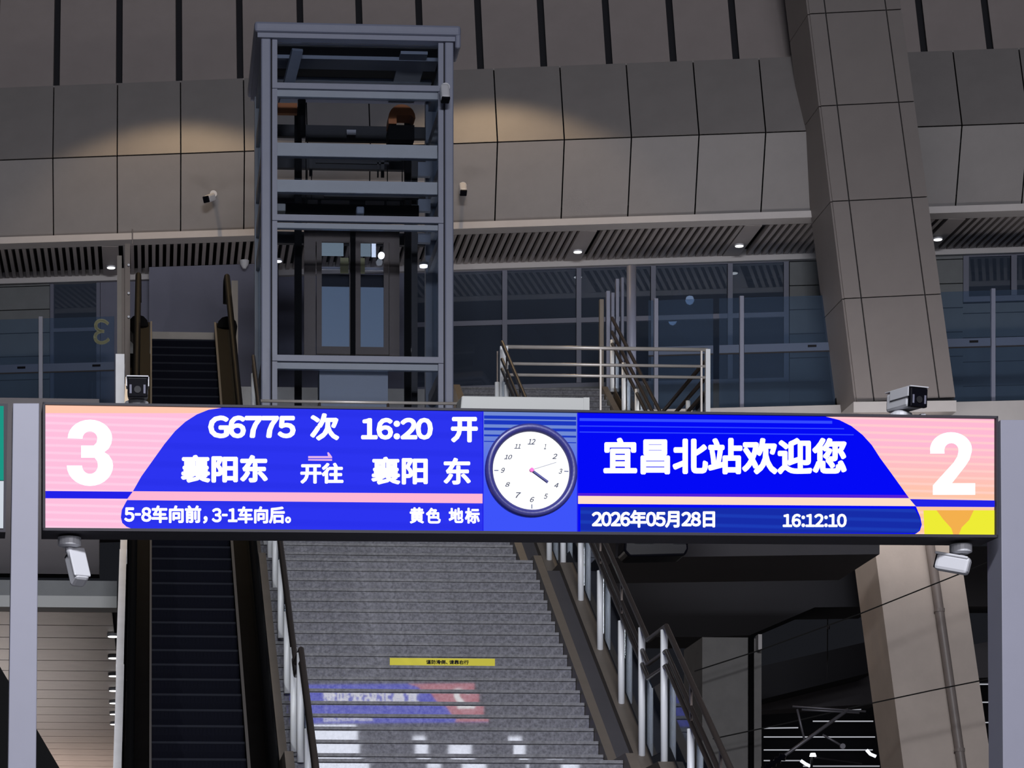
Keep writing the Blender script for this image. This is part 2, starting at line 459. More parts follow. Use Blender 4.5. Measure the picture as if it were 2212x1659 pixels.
for (px, py), lb in zip(blank, ['round downlight in the soffit left of the escalator', 'round downlight in the soffit above the middle windows', 'round downlight in the soffit near the right window edge', 'round downlight in the soffit right of the leaning column', 'round downlight in the soffit seen through the left lift glass']):
    p = onz(px, py, ZS); downlight(Vector((p.x, p.y, ZS - 0.01)), lb, group=gl)
p = onz(528, 563, ZS)
t = thing('speaker_dome', 'small pale conical fitting hanging from the soffit beside the lift', 'fitting', Vector((p.x, p.y, ZS - 0.1)))
MB().tube([p + Vector((0, 0, 0)), p - Vector((0, 0, 0.07)), p - Vector((0, 0, 0.15))], [0.09, 0.08, 0.03], 16).build('shell', M['white'], t)

# --- walls under the soffit --------------------------------------------------
def gp(px, py, off=OFF_I + 0.1): return wp(px, py, off)
zt = ZS + 0.0
def wall_seg(name, px0, px1, m, off, courses=True, z0=ZF, z1=zt, ys=None):
    xa = gp(px0, 700, off).x; xb = gp(px1, 700, off).x
    w_ = struct(MB().prism([wallpt(xa, off + .06, z0), wallpt(xb, off + .06, z0), wallpt(xb, off + .06, z1), wallpt(xa, off + .06, z1)], NB * 0.15).build(name, M['gap']))
    if courses:
        h = 0.452; z = gp((px0 + px1) / 2, 616, off).z if px0 > 1500 else gp((px0 + px1) / 2, 671, off).z
        zs = [z + h * k for k in range(-8, 5)]
        zs = [q for q in zs if z0 + 0.1 < q < z1 - 0.05]; zs = [z0] + zs + [z1]
    else: zs = [z0, z1]
    for a, b in zip(zs[:-1], zs[1:]):
        MB().prism([wallpt(xa, off, a + .008), wallpt(xb, off, a + .008), wallpt(xb, off, b - .008), wallpt(xa, off, b - .008)], NB * 0.06).build('panel', m, w_)
    return w_
OG = OFF_I + 0.1
wall_seg('wall_left', -120, 107, M['stone'], OG)
wall_seg('wall_left', 217, 322, M['partition'], OG, False)
wall_seg('wall_left', 322, 600, M['partition'], OG - 0.6, False)
wall_seg('wall_right', 1706, 1800, M['stone'], OG)
wall_seg('wall_right', 1800, 2080, M['stone'], OG)
wall_seg('wall_right', 2080, 2700, M['stone'], OG, True, ZF, gp(2100, 655).z)
# window builder
def window(name, px0, px1, zb, ztp, mull, trans, fw=0.09):
    xa = gp(px0, 700).x; xb = gp(px1, 700).x
    W = struct(MB().prism([wallpt(xa, OG, ztp - fw), wallpt(xb, OG, ztp - fw), wallpt(xb, OG, ztp), wallpt(xa, OG, ztp)], NB * 0.12).build(name, M['frame']))
    def rect(nm, x0, x1, z0, z1, m, off=OG, d=0.12):
        return MB().prism([wallpt(x0, off, z0), wallpt(x1, off, z0), wallpt(x1, off, z1), wallpt(x0, off, z1)], NB * d).build(nm, m, W)
    rect('sill', xa, xb, zb, zb + fw, M['frame'])
    rect('jamb', xa, xa + fw, zb + fw, ztp - fw, M['frame']); rect('jamb', xb - fw, xb, zb + fw, ztp - fw, M['frame'])
    ms = [gp(q, 700).x for q in mull]
    for q in ms: rect('mullion', q - fw / 2, q + fw / 2, zb + fw, ztp - fw, M['frame'], OG - 0.02, 0.14)
    xs = [xa + fw] + [e for q in ms for e in (q - fw / 2, q + fw / 2)] + [xb - fw]
    for i in range(0, len(xs), 2):
        zz = [zb + fw] + [e for q in trans for e in (q - fw / 2, q + fw / 2)] + [ztp - fw]
        for q in trans: rect('transom', xs[i], xs[i + 1], q - fw / 2, q + fw / 2, M['frame'])
        for j in range(0, len(zz), 2): rect('pane', xs[i], xs[i + 1], zz[j], zz[j + 1], M['pane'], OG + 0.05, 0.012)
    return W
zb1 = gp(1300, 836).z
window('window_1', 870, 1704, zb1, zt - 0.02, [1090, 1250, 1411, 1577], [gp(1300, 690).z])
window('window_2', 108, 216, ZF + 0.02, zt - 0.02, [], [gp(160, 712).z], 0.07)
window('window_3', 2081, 2700, gp(2100, 652).z, zt - 0.02, [2190, 2310, 2440, 2570], [], 0.10)
# plinth below the long window
xa = gp(600, 700).x; xb = gp(1704, 700).x
struct(MB().prism([wallpt(xa, OG - .05, ZF - .05), wallpt(xb, OG - .05, ZF - .05), wallpt(xb, OG - .05, zb1), wallpt(xa, OG - .05, zb1)], NB * 0.2).build('baseboard_back', M['stone']))
struct(MB().prism([wallpt(gp(600, 700).x, OG, ZF), wallpt(gp(870, 700).x, OG, ZF), wallpt(gp(870, 700).x, OG, zt), wallpt(gp(600, 700).x, OG, zt)], NB * 0.2).build('wall_back', M['partition']))
# room behind the windows
struct(MB().prism([wallpt(-6, 8.6, ZF), wallpt(20.5, 8.6, ZF), wallpt(20.5, 8.6, ZS + .3), wallpt(-6, 8.6, ZS + .3)], NB * 0.2).build('wall_rear', M['dark']))
for (px, py, r, lb) in ((1490, 649, 0.085, 'round glowing stand-in for a light reflected in the long window, the higher of the pair'), (1453, 693, 0.085, 'round glowing stand-in for a light reflected in the long window, just below the transom'), (1568, 836, 0.055, 'small round glowing stand-in for a light reflected low in the long window')):
    c = wp(px, py, OG + 0.9)
    t = thing('reflection_globe', lb, 'lamp', c)  # glowing globe stands in for a spotlight reflected in the panes
    MB().tube([c + Vector((0, 0, r)), c + Vector((0, 0, r * .8)), c + Vector((0, 0, 0)), c - Vector((0, 0, r * .7)), c - Vector((0, 0, r))], [r * .3, r * .75, r, r * .7, r * .1], 16).build('globe', M['lamp'], t, smooth=True)
    MB().tube([c + Vector((0, 0, r)), c + Vector((0, 0, ZS + 0.3 - c.z - r))] if False else [c + Vector((0, 0.1, r * .8)), Vector((c.x, c.y + 0.1, ZS + 0.34))], 0.006, 6).build('stem', M['dark'], t)
t = thing('diagonal_brace', 'wide pale diagonal brace behind the long window right half', 'brace', wp(1640, 900, OG + 1.6))
a = wp(1445, 650, OG + 1.4); b = wp(1665, 930, OG + 1.4)
MB().bar(a, b, 0.5, 0.3, NB).build('beam', M['partition'], t)
a = wp(1110, 690, OG + 1.4); b = wp(1352, 990, OG + 1.4)
t = thing('diagonal_brace', 'dim diagonal brace behind the long window left half', 'brace', b)
MB().bar(a, b, 0.35, 0.3, NB).build('beam', M['partition'], t)

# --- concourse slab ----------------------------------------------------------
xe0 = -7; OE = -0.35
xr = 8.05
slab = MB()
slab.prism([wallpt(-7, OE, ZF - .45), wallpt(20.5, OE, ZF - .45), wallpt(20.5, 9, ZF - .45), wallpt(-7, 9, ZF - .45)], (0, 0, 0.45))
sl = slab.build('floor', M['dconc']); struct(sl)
ye = wallpt(5, OE, 0).y
sl2 = MB().box(1.25, 5.25, 44.9, wallpt(1.25, OE, 0).y + .0, ZF - .45, ZF).build('floor', M['stone']); struct(sl2)
sl3 = MB().box(5.25, 8.05, 44.85, wallpt(5.25, OE, 0).y, ZF - .45, ZF).build('floor', M['stone']); struct(sl3)
# slab edge stone
struct(MB().prism([wallpt(8.05, OE - .05, ZF - .5), wallpt(20.5, OE - .05, ZF - .5), wallpt(20.5, OE - .05, ZF - .01), wallpt(8.05, OE - .05, ZF - .01)], NB * .05).build('trim_3', M['kerb']))

# ================================================================== LEANING COLUMN
dC = 45.3
col = thing('leaning_column', 'wide leaning column clad in grey-brown panels beside the right windows', 'column', pd(1950, 890, dC))
SB = Vector((0, 1.3, 0))
def cl(y): return 1745 + (1850 - 1745) * y / 865.0
def cr(y): return 1945 + (2065 - 1945) * y / 862.0
MB().prism([pd(cl(-300) + 4, -300, dC + .05), pd(cr(-300) - 4, -300, dC + .05), pd(cr(866) - 4, 866, dC + .05), pd(cl(866) + 4, 866, dC + .05)], SB).build('core', M['gap'], col)
rows = [-300, -180, 25, 224, 430, 640, 864]
cols = [0.0, 0.178, 0.83, 1.0]
def cpt(u, y): return pd(cl(y) + u * (cr(y) - cl(y)), y - 10 * (u - .5), dC)
for y0, y1 in zip(rows[:-1], rows[1:]):
    for u0, u1 in zip(cols[:-1], cols[1:]):
        e = 0.007
        MB().prism([cpt(u0 + e, y1 - 1.2), cpt(u1 - e, y1 - 1.2), cpt(u1 - e, y0 + 1.2), cpt(u0 + e, y0 + 1.2)], (0, 0.05, 0)).build('panel', M['colclad'], col)
    # side face panels
    a0 = cpt(0, y0 + 1.2); a1 = cpt(0, y1 - 1.2)
    MB().prism([a1 + Vector((-.02, .03, 0)), a1 + Vector((-.02, 1.3, 0)), a0 + Vector((-.02, 1.3, 0)), a0 + Vector((-.02, .03, 0))], (0.045, 0, 0)).build('panel', M['colclad'], col)
MB().prism([pd(1844, 891, dC - .15), pd(2066, 889, dC - .15), pd(2066, 865, dC - .15), pd(1844, 868, dC - .15)], (0, 1.6, 0)).build('kerb', M['kerb'], col)
# bare lower shaft
def ll(y): return 1888 + (1952 - 1888) * (y - 1172) / 487.0
def lr(y): return 2071 + (2143 - 2071) * (y - 1172) / 487.0
yb = 2352
lc = thing('concrete_column', 'bare leaning concrete column with a downpipe below the big sign', 'column', pd(2100, 2340, dC + .1))
MB().prism([pd(ll(900), 900, dC + .1), pd(lr(900), 900, dC + .1), pd(lr(yb), yb, dC + .1), pd(ll(yb), yb, dC + .1)], (0, 1.35, 0)).build('shaft', M['concrete'], lc)
pa = [pd(1998 + (2082 - 2012) / 487.0 * (y - 1100), y, dC - .02) for y in (930, 1400, 1800, 2300)]
MB().tube(pa, 0.08, 14).build('downpipe', M['pipe'], lc, smooth=True)
for y in (1318, 1620):
    q = pd(1998 + (2082 - 2012) / 487.0 * (y - 1100), y, dC - .02)
    MB().tube([q - Vector((0, 0, .03)), q + Vector((0, 0, .03))], 0.092, 14).build('pipe_clamp', M['pipe'], lc)

# ================================================================== STAIRS
XL, XR = 1.34, 4.52
st = thing('granite_staircase', 'wide grey granite staircase rising behind the big sign', 'staircase', Vector((2.9, 17.8, FLOOR)))
def step_mesh(x0, x1):
    prof = [(0.0081, 0.0), (0.0, 0.122), (0.010, 0.124), (0.010, 0.132), (-0.008, 0.134), (-0.008, 0.165), (0.33, 0.165), (0.33, 0.0)]
    return MB().prism([(x0, y, z) for y, z in prof], (x1 - x0, 0, 0))
Y1 = 24.9
srcs = None
def flight(x0, x1, ystart, zstart, n, parent, src=None):
    for i in range(n):
        y = ystart + i * TR; z = zstart + i * RI
        if src is None:
            src = step_mesh(x0, x1).build('step', M['granite'], parent)
            base = ORG[src.name].copy()
            src.data.materials.append(M['granite2'])
            for p_ in src.data.polygons:
                if not (p_.normal.y < -.9 and p_.area > (x1 - x0) * .1): p_.material_index = 1
            off = Vector((base.x, base.y, 0)); src['off'] = 0
            place(src, Vector((base.x, base.y + y, z)), parent); src_y = base.y
            flight.off = (base.x, base.y)
        else:
            inst(src, Vector((flight.off[0], flight.off[1] + y, z)), parent)
    return src
s1 = flight(XL, XR, Y1 - 24 * TR, FLOOR, 25, st)
MB().box(XL, XR, Y1 + .3, 26.05, ZL1 - .12, ZL1 - .002).build('landing', M['granite'], st)
Y2 = 26.0; flight(XL, XR, Y2, ZL1, 18, st, s1)
ZL2 = ZL1 + 18 * RI; Y2e = Y2 + 17 * TR
MB().box(XL, XR, Y2e + .3, Y2e + 1.2, ZL2 - .12, ZL2 - .002).build('landing', M['granite'], st)
Y3 = Y2e + 1.15; flight(XL, XR, Y3, ZL2, 17, st, s1)
ZL3 = ZL2 + 17 * RI; Y3e = Y3 + 16 * TR
for s in st.children:
    if 'off' in s.keys(): del s['off']
MB().box(XL - .1, 8.0, Y3e + .3, 40.9, ZL3 - .3, ZL3 - .002).build('landing', M['granite'], st)
MB().box(4.62, 8.0, Y3e + .05, Y3e + .3, ZL3 - .3, ZL3 - .002).build('landing', M['granite'], st)
# inclined carcass under the steps + curbs
def incl(name, x0, x1, pts, thick, m, parent):
    poly = [(x0, y, z) for y, z in pts] + [(x0, y, z - thick) for y, z in reversed(pts)]
    return MB().prism(poly, (x1 - x0, 0, 0)).build(name, m, parent)
prof = [(Y1 - 24 * TR - .3, FLOOR), (Y1, ZL1), (Y2, ZL1), (Y2e, ZL2), (Y3, ZL2), (Y3e, ZL3), (Y3e + .2, ZL3)]
prof = [(Y1 - 25 * TR, FLOOR + .0), (Y1 - .1, ZL1), (Y2 - TR, ZL1), (Y2e, ZL2), (Y3 - TR, ZL2), (Y3e, ZL3)]
car = [(y + .25, z - .22) for y, z in prof]
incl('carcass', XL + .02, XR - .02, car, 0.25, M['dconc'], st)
cz = [(y, z + .06) for y, z in prof]
incl('curb', 1.25, 1.335, cz, 0.5, M['curb'], st)
incl('curb', 4.525, 4.62, cz, 0.35, M['curb'], st)
incl('curb', 4.84, 5.0, [(y, z - .02) for y, z in prof], 0.30, M['curb'], st)
incl('gutter', 4.62, 4.84, [(y, z - .12) for y, z in prof], 0.15, M['dconc'], st)
# upper short flight
st4 = thing('upper_stair_flight', 'short grey stair flight right of the lift up to the concourse', 'staircase', Vector((6.5, 40.9, ZL3)))
flight(5.3, 7.75, 40.5, ZL3, 16, st4)
for s in st4.children:
    if 'off' in s.keys(): del s['off']
p4 = [(40.5 - TR, ZL3 + .06), (40.5 + 15 * TR, ZF + .06)]
incl('curb', 7.76, 7.86, p4, .4, M['curb'], st4); incl('curb', 7.96, 8.06, p4, .4, M['curb'], st4)
incl('curb', 5.18, 5.29, p4, .4, M['curb'], st4)
incl('carcass', 5.3, 7.75, [(y + .25, z - .28) for y, z in p4], 0.2, M['dconc'], st4)
# yellow strip on a riser
def stair_z(y): return ZL1 + (y - Y2) / TR * RI + RI
kf = 9
ys_, zs_ = Y2 + kf * TR, ZL1 + kf * RI
best = None
for i in range(18):
    yy = Y2 + i * TR; zz = ZL1 + i * RI + .06
    # image row
    d = yy * CA + 3.0 * SA
    row = HY - (zz - EZ) / d * F
    if best is None or abs(row - 1429) < abs(best[0] - 1429): best = (row, yy, zz - .06)
_, ys_, zs_ = best
xa = at(842, 1428, ys_).x; xb = at(1069, 1428, ys_).x
ws = thing('warning_strip', 'yellow tape with black writing on a stair riser', 'sign', Vector(((xa + xb) / 2, ys_ - .004, zs_ + .02)))
MB().prism([(xa, ys_ + .005, zs_ + .015), (xb, ys_ + .005, zs_ + .015), (xb, ys_ - .004, zs_ + .118), (xa, ys_ - .004, zs_ + .118)], (0, -.004, 0)).build('tape', M['yellow'], ws)
def smap(u, v): return Vector((xa + u * (xb - xa), ys_ - .011 - .0 * v, zs_ + .118 - v * .1))
text_obj('谨防滑倒、请靠右行', (0.345, 0.18, 0.75, 0.62), lambda u, v: Vector((xa + u * (xb - xa), ys_ + .002 - .0095 * (1 - v) - .006, zs_ + .118 - v * .103)), M['ink'], ws, offset=.03)

# ================================================================== RAILINGS OF THE MAIN STAIRS
def nose(y):
    for (a, b) in zip(prof[:-1], prof[1:]):
        if a[0] <= y <= b[0]: return a[1] + (b[1] - a[1]) * (y - a[0]) / (b[0] - a[0])
    return prof[0][1] if y < prof[0][0] else prof[-1][1]
def stair_rail(label, X, posts, heights, hp, glassx=True, pr=0.036):
    t = thing('stair_railing', label, 'railing', Vector((X, posts[0], nose(posts[0]))))
    for y in posts:
        z0 = nose(y) - .04
        hq = heights[0] + .02 if Y1 - .05 <= y <= Y2 + .15 else hp
        MB().tube([(X, y, z0), (X, y, z0 + hq)], pr, 12).build('post', M['postw'], t, smooth=True)
        MB().bar((X, y, z0 + hp), (X, y, nose(y) + heights[0]), .02, .05).build('bracket', M['rail'], t)
    for h, r in zip(heights, (0.028, 0.024, 0.024)):
        pts = [(X, y, z + h) for y, z in prof if y >= prof[0][0]]
        pts = [(X, a, b) for (_, a, b) in pts]
        if h == heights[0] or True:
            MB().tube(pts, r, 10).build('handrail', M['rail'], t, smooth=True)
    if glassx:
        for y0, y1 in zip(posts[:-1], posts[1:]):
            a, b = y0 + .06, y1 - .06
            zb = .12; zt_ = hp - .08
            br = [q for q in (a,) + tuple(y for y, _ in prof if a < y < b) + (b,)]
            poly = [(X, q, nose(q) + zb) for q in br] + [(X, q, nose(q) + zt_) for q in reversed(br)]
            poly = [(a_ + .04, b_, c_) for a_, b_, c_ in poly]
            MB().prism(poly, (0.012, 0, 0)).build('glass_panel', M['bglass'], t)
    return t
pl = [18.6, 19.9, 21.15, 22.4, 23.65, 24.9, 26.1, 27.4, 28.75, 30.05, 31.35, 32.6, 33.9, 35.2, 36.5]
stair_rail('stair railing with white posts beside the escalator', 1.41, pl, (1.03, 0.90), 0.86)
pr_ = [18.6, 19.9, 21.15, 22.4, 23.65, 24.9, 26.05, 27.2, 28.5, 29.8, 31.1, 32.2, 33.5, 34.8, 36.1, 37.1]
stair_rail('stair railing with white posts and blue glass on the right of the granite stairs', 4.92, pr_, (1.28, 1.04, 0.9), 0.88)

# landing guard rail
YG = 36.95
xg0 = at(1089, 748, YG).x; xg1 = at(1528, 758, YG).x
gr = thing('guard_rail', 'three-tube stainless guard rail on the landing right of the lift', 'railing', Vector(((xg0 + xg1) / 2, YG, ZL3)))
for yy in (749, 785, 809):
    za = at(1300, yy + 3.5, YG).z
    MB().tube([(xg0, YG, za), (xg1, YG, za)], 0.028 if yy == 749 else 0.022, 12).build('rail', M['chrome'], gr, smooth=True)
zt_ = at(1300, 752, YG).z
MB().box(xg0 - .06, xg0 + .05, YG - .04, YG + .04, ZL3, zt_).build('post', M['postw'], gr)
MB().box(at(1297, 800, YG).x - .012, at(1297, 800, YG).x + .012, YG - .02, YG + .02, ZL3, zt_).build('post', M['chrome'], gr)
MB().box(xg1 - .10, xg1 - .075, YG - .02, YG + .02, ZL3, zt_).build('post', M['chrome'], gr)
MB().box(xg1 - .03, xg1 + .035, YG - .04, YG + .04, ZL3, zt_).build('post', M['postw'], gr)
# side guard + flight railing at X=7.9
XS = xg1
sr = thing('stair_railing', 'railing with white posts climbing the short upper flight', 'railing', Vector((XS, 38.3, ZL3)))
z4 = lambda y: ZL3 if y < 40.5 else min(ZF, ZL3 + (y - 40.5) / (15 * TR) * (ZF - ZL3))
for y in (38.3, 39.4, 40.3, 41.3, 42.4, 43.6, 44.7):
    MB().tube([(XS, y, z4(y)), (XS, y, z4(y) + .9)], 0.036, 12).build('post', M['postw'], sr, smooth=True)
for h in (1.22, 0.98, 0.78):
    MB().tube([(XS, 37.05, ZL3 + h - .04), (XS, 40.35, ZL3 + h - .04), (XS, 44.7, ZF + h)], 0.03, 10).build('handrail', M['rail'], sr, smooth=True)
for y0, y1 in ((37.1, 38.2), (38.4, 39.3), (39.5, 40.2), (40.4, 41.2), (41.4, 42.3), (42.5, 43.5), (43.7, 44.6)):
    MB().prism([(XS + .04, y0, z4(y0) + .1), (XS + .04, y1, z4(y1) + .1), (XS + .04, y1, z4(y1) + .74), (XS + .04, y0, z4(y0) + .74)], (.012, 0, 0)).build('glass_panel', M['bglass'], sr)
# partition posts left of the opening
for i, (px, w_, ytop, dd, lb) in enumerate(((1300, 9, 646, 45.6, 'brown-grey upright, leftmost of the row behind the guard rail'), (1314, 8, 628, 45.6, 'slim pale upright, second from left behind the guard rail'), (1324, 7, 632, 45.7, 'slim pale upright, third from left behind the guard rail'), (1334, 7, 602, 45.7, 'taller slim pale upright, fourth from left behind the guard rail'), (1345, 6, 599, 45.8, 'taller slim pale upright next to the round column'))):
    t_ = pd(px, ytop, dd); w2 = w_ / F * dd / 2
    o = MB().box(t_.x - w2, t_.x + w2, t_.y, t_.y + .1, ZF, t_.z).build('partition_post', M['steel'] if i else M['curb'], None, bevel=.005)
    tag(o, lb, 'post', 'uprights behind the guard rail')
t_ = pd(1364, 575, 45.4)
o = MB().tube([(t_.x, t_.y, ZF - .3), (t_.x, t_.y, t_.z)], 0.083, 16).build('round_column', M['steel'], None, smooth=True)
tag(o, 'slim round grey column in front of the long window', 'column')

# ================================================================== CONCOURSE BALUSTRADES (glass)
OB = -0.15
def balu(label, px0, px1, posts, band):
    x0 = wp(px0, 700, OB).x; x1 = wp(px1, 700, OB).x
    zt2 = wp(1700, 637, OB).z
    t = thing('glass_balustrade', label, 'balustrade', wallpt((x0 + x1) / 2, OB, ZF))
    ps = [wp(p, 700, OB).x for p in posts]
    xs = sorted([x0] + ps + [x1])
    for p in ps:
        q = wallpt(p, OB, ZF)
        MB().box(p - .035, p + .035, q.y - .03, q.y + .05, ZF, zt2).build('post', M['steel'], t)
    for a, b in zip(xs[:-1], xs[1:]):
        if b - a < .1: continue
        MB().prism([wallpt(a + .045, OB, ZF + .04), wallpt(b - .045, OB, ZF + .04), wallpt(b - .045, OB, zt2 - .03), wallpt(a + .045, OB, zt2 - .03)], NB * .015).build('glass_panel', M['bglass'], t)
        zb_ = wp(1700, 760, OB).z
        MB().prism([wallpt(a + .045, OB - .006, zb_), wallpt(b - .045, OB - .006, zb_), wallpt(b - .045, OB - .006, zb_ + .15), wallpt(a + .045, OB - .006, zb_ + .15)], NB * .004).build('film_band', M['film'], t)
        MB().prism([wallpt(a + .045, OB - .010, zb_ - .02), wallpt(b - .045, OB - .010, zb_ - .02), wallpt(b - .045, OB - .010, zb_ + .005), wallpt(a + .045, OB - .010, zb_ + .005)], NB * .004).build('film_edge', M['gap'], t)
        if b - a > 1.0:
            m_ = a + (b - a) * .68
            MB().prism([wallpt(m_, OB - .014, zb_ + .07), wallpt(m_ + .15, OB - .014, zb_ + .07), wallpt(m_ + .15, OB - .014, zb_ + .11), wallpt(m_, OB - .014, zb_ + .11)], NB * .004).build('film_mark', M['lens'], t)
    MB().prism([wallpt(x0, OB - .03, ZF), wallpt(x1, OB - .03, ZF), wallpt(x1, OB - .03, ZF + .045), wallpt(x0, OB - .03, ZF + .045)], NB * .09).build('base_shoe', M['gap'], t)
    return t
balu('tall glass balustrade with blue film band left of the escalator', -70, 252, [88], None)
balu('tall glass balustrade with blue film band left of the leaning column', 1548, 1812, [1602], None)
balu('tall glass balustrade with blue film band right of the leaning column', 1985, 2650, [2145, 2320, 2490], None)
balu('short glass balustrade in front of the long window', 1395, 1546, [1417], None)
q = wallpt(wp(1808, 700, OB).x, OB, ZF)
o = MB().box(q.x - .03, q.x + .03, q.y - .06, q.y + .05, ZF, wp(1700, 630, OB).z).build('end_post', M['black'])
tag(o, 'slim black end post of the glass balustrade beside the leaning column', 'post')
o = text_obj('3', (202, 689, 237, 744), lambda x_, y_: wp(x_, y_, OB - .03), M['num3'], None, name='number_sticker', offset=.012, flip=True)
tag(o, 'mirrored pale number 3 stuck on the left glass balustrade', 'number')

# ================================================================== LIFT SHAFT
YF, YB = 38.0, 40.55
ls = thing('lift_shaft', 'tall steel and glass lift shaft above the stairs', 'lift', Vector((at(770, 800, YF).x, 39.2, ZL3)))
def fx(px, py=500, Y=YF): return at(px, py, Y).x
def fz(py, px=770, Y=YF): return at(px, py, Y).z
zr = fz(62)
zbm = ZL3
def vbox(nm, px0, px1, y0, y1, z0, z1, m, **k): return MB().box(fx(px0, Y=y0), fx(px1, Y=y0), y0, y1, z0, z1).build(nm, m, ls, **k)
# corner posts
xlo, xro = fx(564), fx(980)
for (a, b) in ((564, 585), (961, 980)):
    vbox('corner_post', a, b, YF, YF + .16, zbm, zr, M['steel'], bevel=.02)
MB().box(xlo, xlo + .16, YB - .16, YB, zbm, zr).build('corner_post', M['steel2'], ls)
MB().box(xro - .16, xro, YB - .16, YB, zbm, zr).build('corner_post', M['steel2'], ls)
for (a, b) in ((588, 599), (947, 958)):
    vbox('glazing_post', a, b, YF + .02, YF + .09, zbm, zr, M['steel'])
for (a, b) in ((585, 588), (958, 961)):
    vbox('joint_strip', a, b, YF + .05, YF + .09, zbm, zr, M['gap'])
# roof cap
cap = MB().box(fx(549), fx(994), YF - .12, YB + .12, fz(78), fz(56))
cap.build('roof_cap', M['steel'], ls, bevel=.04)
MB().box(fx(556), fx(986), YF - .06, YB + .05, fz(88), fz(78)).build('roof_beam', M['steel'], ls)
MB().box(fx(982), fx(994), YF - .1, YF + .5, fz(104), fz(66)).build('roof_bracket', M['steel'], ls, bevel=.03)
MB().box(xlo + .1, xro - .1, YF + .2, YB - .2, fz(91), fz(88.5)).build('roof_lining', M['void'], ls)
for ya_ in (38.55, 39.45): MB().box(xlo + .17, xro - .17, ya_, ya_ + .42, fz(99), fz(91.2)).build('roof_joist', M['steel2'], ls)
MB().box(xro - .75, xro - .35, YF + .3, YB - .2, fz(98), fz(91.5)).build('roof_joist', M['steel2'], ls)
# front beams
def beam(y0, y1, off=0.0, m='steel', a=588, b=958, dep=.1, nm='cross_beam'):
    return MB().box(fx(a), fx(b), YF + off, YF + off + dep, fz(y1), fz(y0)).build(nm, M[m], ls)
beam(182, 194, -.01); beam(194, 208, .06, 'steel2', 599, 947)
beam(304, 333, .14, 'steel2', 599, 947); beam(384, 411, .14, 'steel2', 599, 947)
beam(466, 479, -.01); beam(481, 492, .06, 'steel2', 599, 947)
beam(769, 782, -.01); beam(783, 796, .06, 'steel2', 599, 947)
# side beams (left + right) and rear beams
for yy in (100, 190, 318, 397, 472, 775):
    z = fz(yy)
    for X in (xlo + .02, xro - .12):
        MB().box(X, X + .1, YF + .16, YB - .16, z - .1, z + .06).build('side_beam', M['steel2'], ls)
for yy in (112, 160, 290, 358, 435, 520):
    z = fz(yy, Y=YB)
    MB().box(xlo + .16, xro - .16, YB - .12, YB - .02, z - .09, z + .09).build('rear_beam', M['steel2'] if yy in (112,) else M['dark'], ls)
# roof inner struts
a = Vector((fx(645, 110), YF + .3, fz(92))); b = Vector((fx(618, 190), YF + 1.4, fz(175)))
MB().bar(a, b, .16, .08).build('roof_strut', M['steel2'], ls)
# glass panes
segs = [(88, 182), (208, 302), (333, 384), (411, 466), (492, 769), (796, 905)]
for y0, y1 in segs:
    MB().box(fx(599), fx(947), YF + .10, YF + .112, fz(y1 - 1), fz(y0 + 1)).build('glass_pane', M['lglass'], ls)
for X in (xlo + .05, xro - .06):
    for y0, y1 in ((88, 190), (190, 318), (318, 472), (472, 775), (775, 905)):
        MB().box(X, X + .012, YF + .17, YB - .17, fz(y1), fz(y0)).build('side_pane', M['lglass'], ls)
# guide rails
zb_ = ZL3 + .01
def gbox(nm, pa, pb, Y0, Y1, ya, yb2, m, par=None, **k):
    X0 = at(pa, 500, Y0).x; X1 = at(pb, 500, Y0).x
    return MB().box(X0, X1, Y0, Y1, at(700, yb2, Y0).z, at(700, ya, Y0).z).build(nm, M[m], ls if par is None else par, **k)
gbox('guide_rail', 637, 652, 39.3, 39.45, 232, 905, 'black'); gbox('guide_rail', 875, 888, 39.3, 39.45, 250, 905, 'black')
gbox('guide_rail', 889, 902, 39.5, 39.6, 330, 905, 'dark')
for px in (660, 672, 868, 836): gbox('cable', px, px + 2, 39.4, 39.42, 310, 480, 'black')
gbox('bracket', 903, 930, 39.8, 39.9, 346, 376, 'steel2'); gbox('bracket', 903, 930, 39.8, 39.9, 426, 452, 'steel2'); gbox('bracket', 903, 930, 39.8, 39.9, 500, 520, 'steel2')
# top of car frame
gbox('car_crosshead', 612, 905, 39.0, 39.15, 440, 462, 'black')
gbox('car_crosshead', 700, 905, 39.2, 39.3, 414, 424, 'dark')
gbox('car_bracket', 598, 617, 38.5, 38.7, 441, 457, 'beige', bevel=.01)
gbox('car_bracket', 770, 787, 38.5, 38.7, 444, 460, 'steel2', bevel=.02)
for a_, b_ in ((665, 686), (694, 755), (790, 830), (836, 864)): gbox('car_plate', a_, b_, 38.9, 38.95, 432, 439, 'curb')
# car-top guard
for a_, b_, c_, d_ in ((668, 675, 311, 380), (815, 818, 345, 380), (823, 830, 311, 380)): gbox('car_guard', a_, b_, 39.2, 39.24, c_, d_, 'dark')
gbox('car_guard', 682, 840, 39.2, 39.24, 348, 352, 'dark')
gbox('car_shelf', 660, 836, 40.2, 40.3, 278, 303, 'dark')
gbox('notice', 749, 769, 40.05, 40.06, 279, 290, 'white')
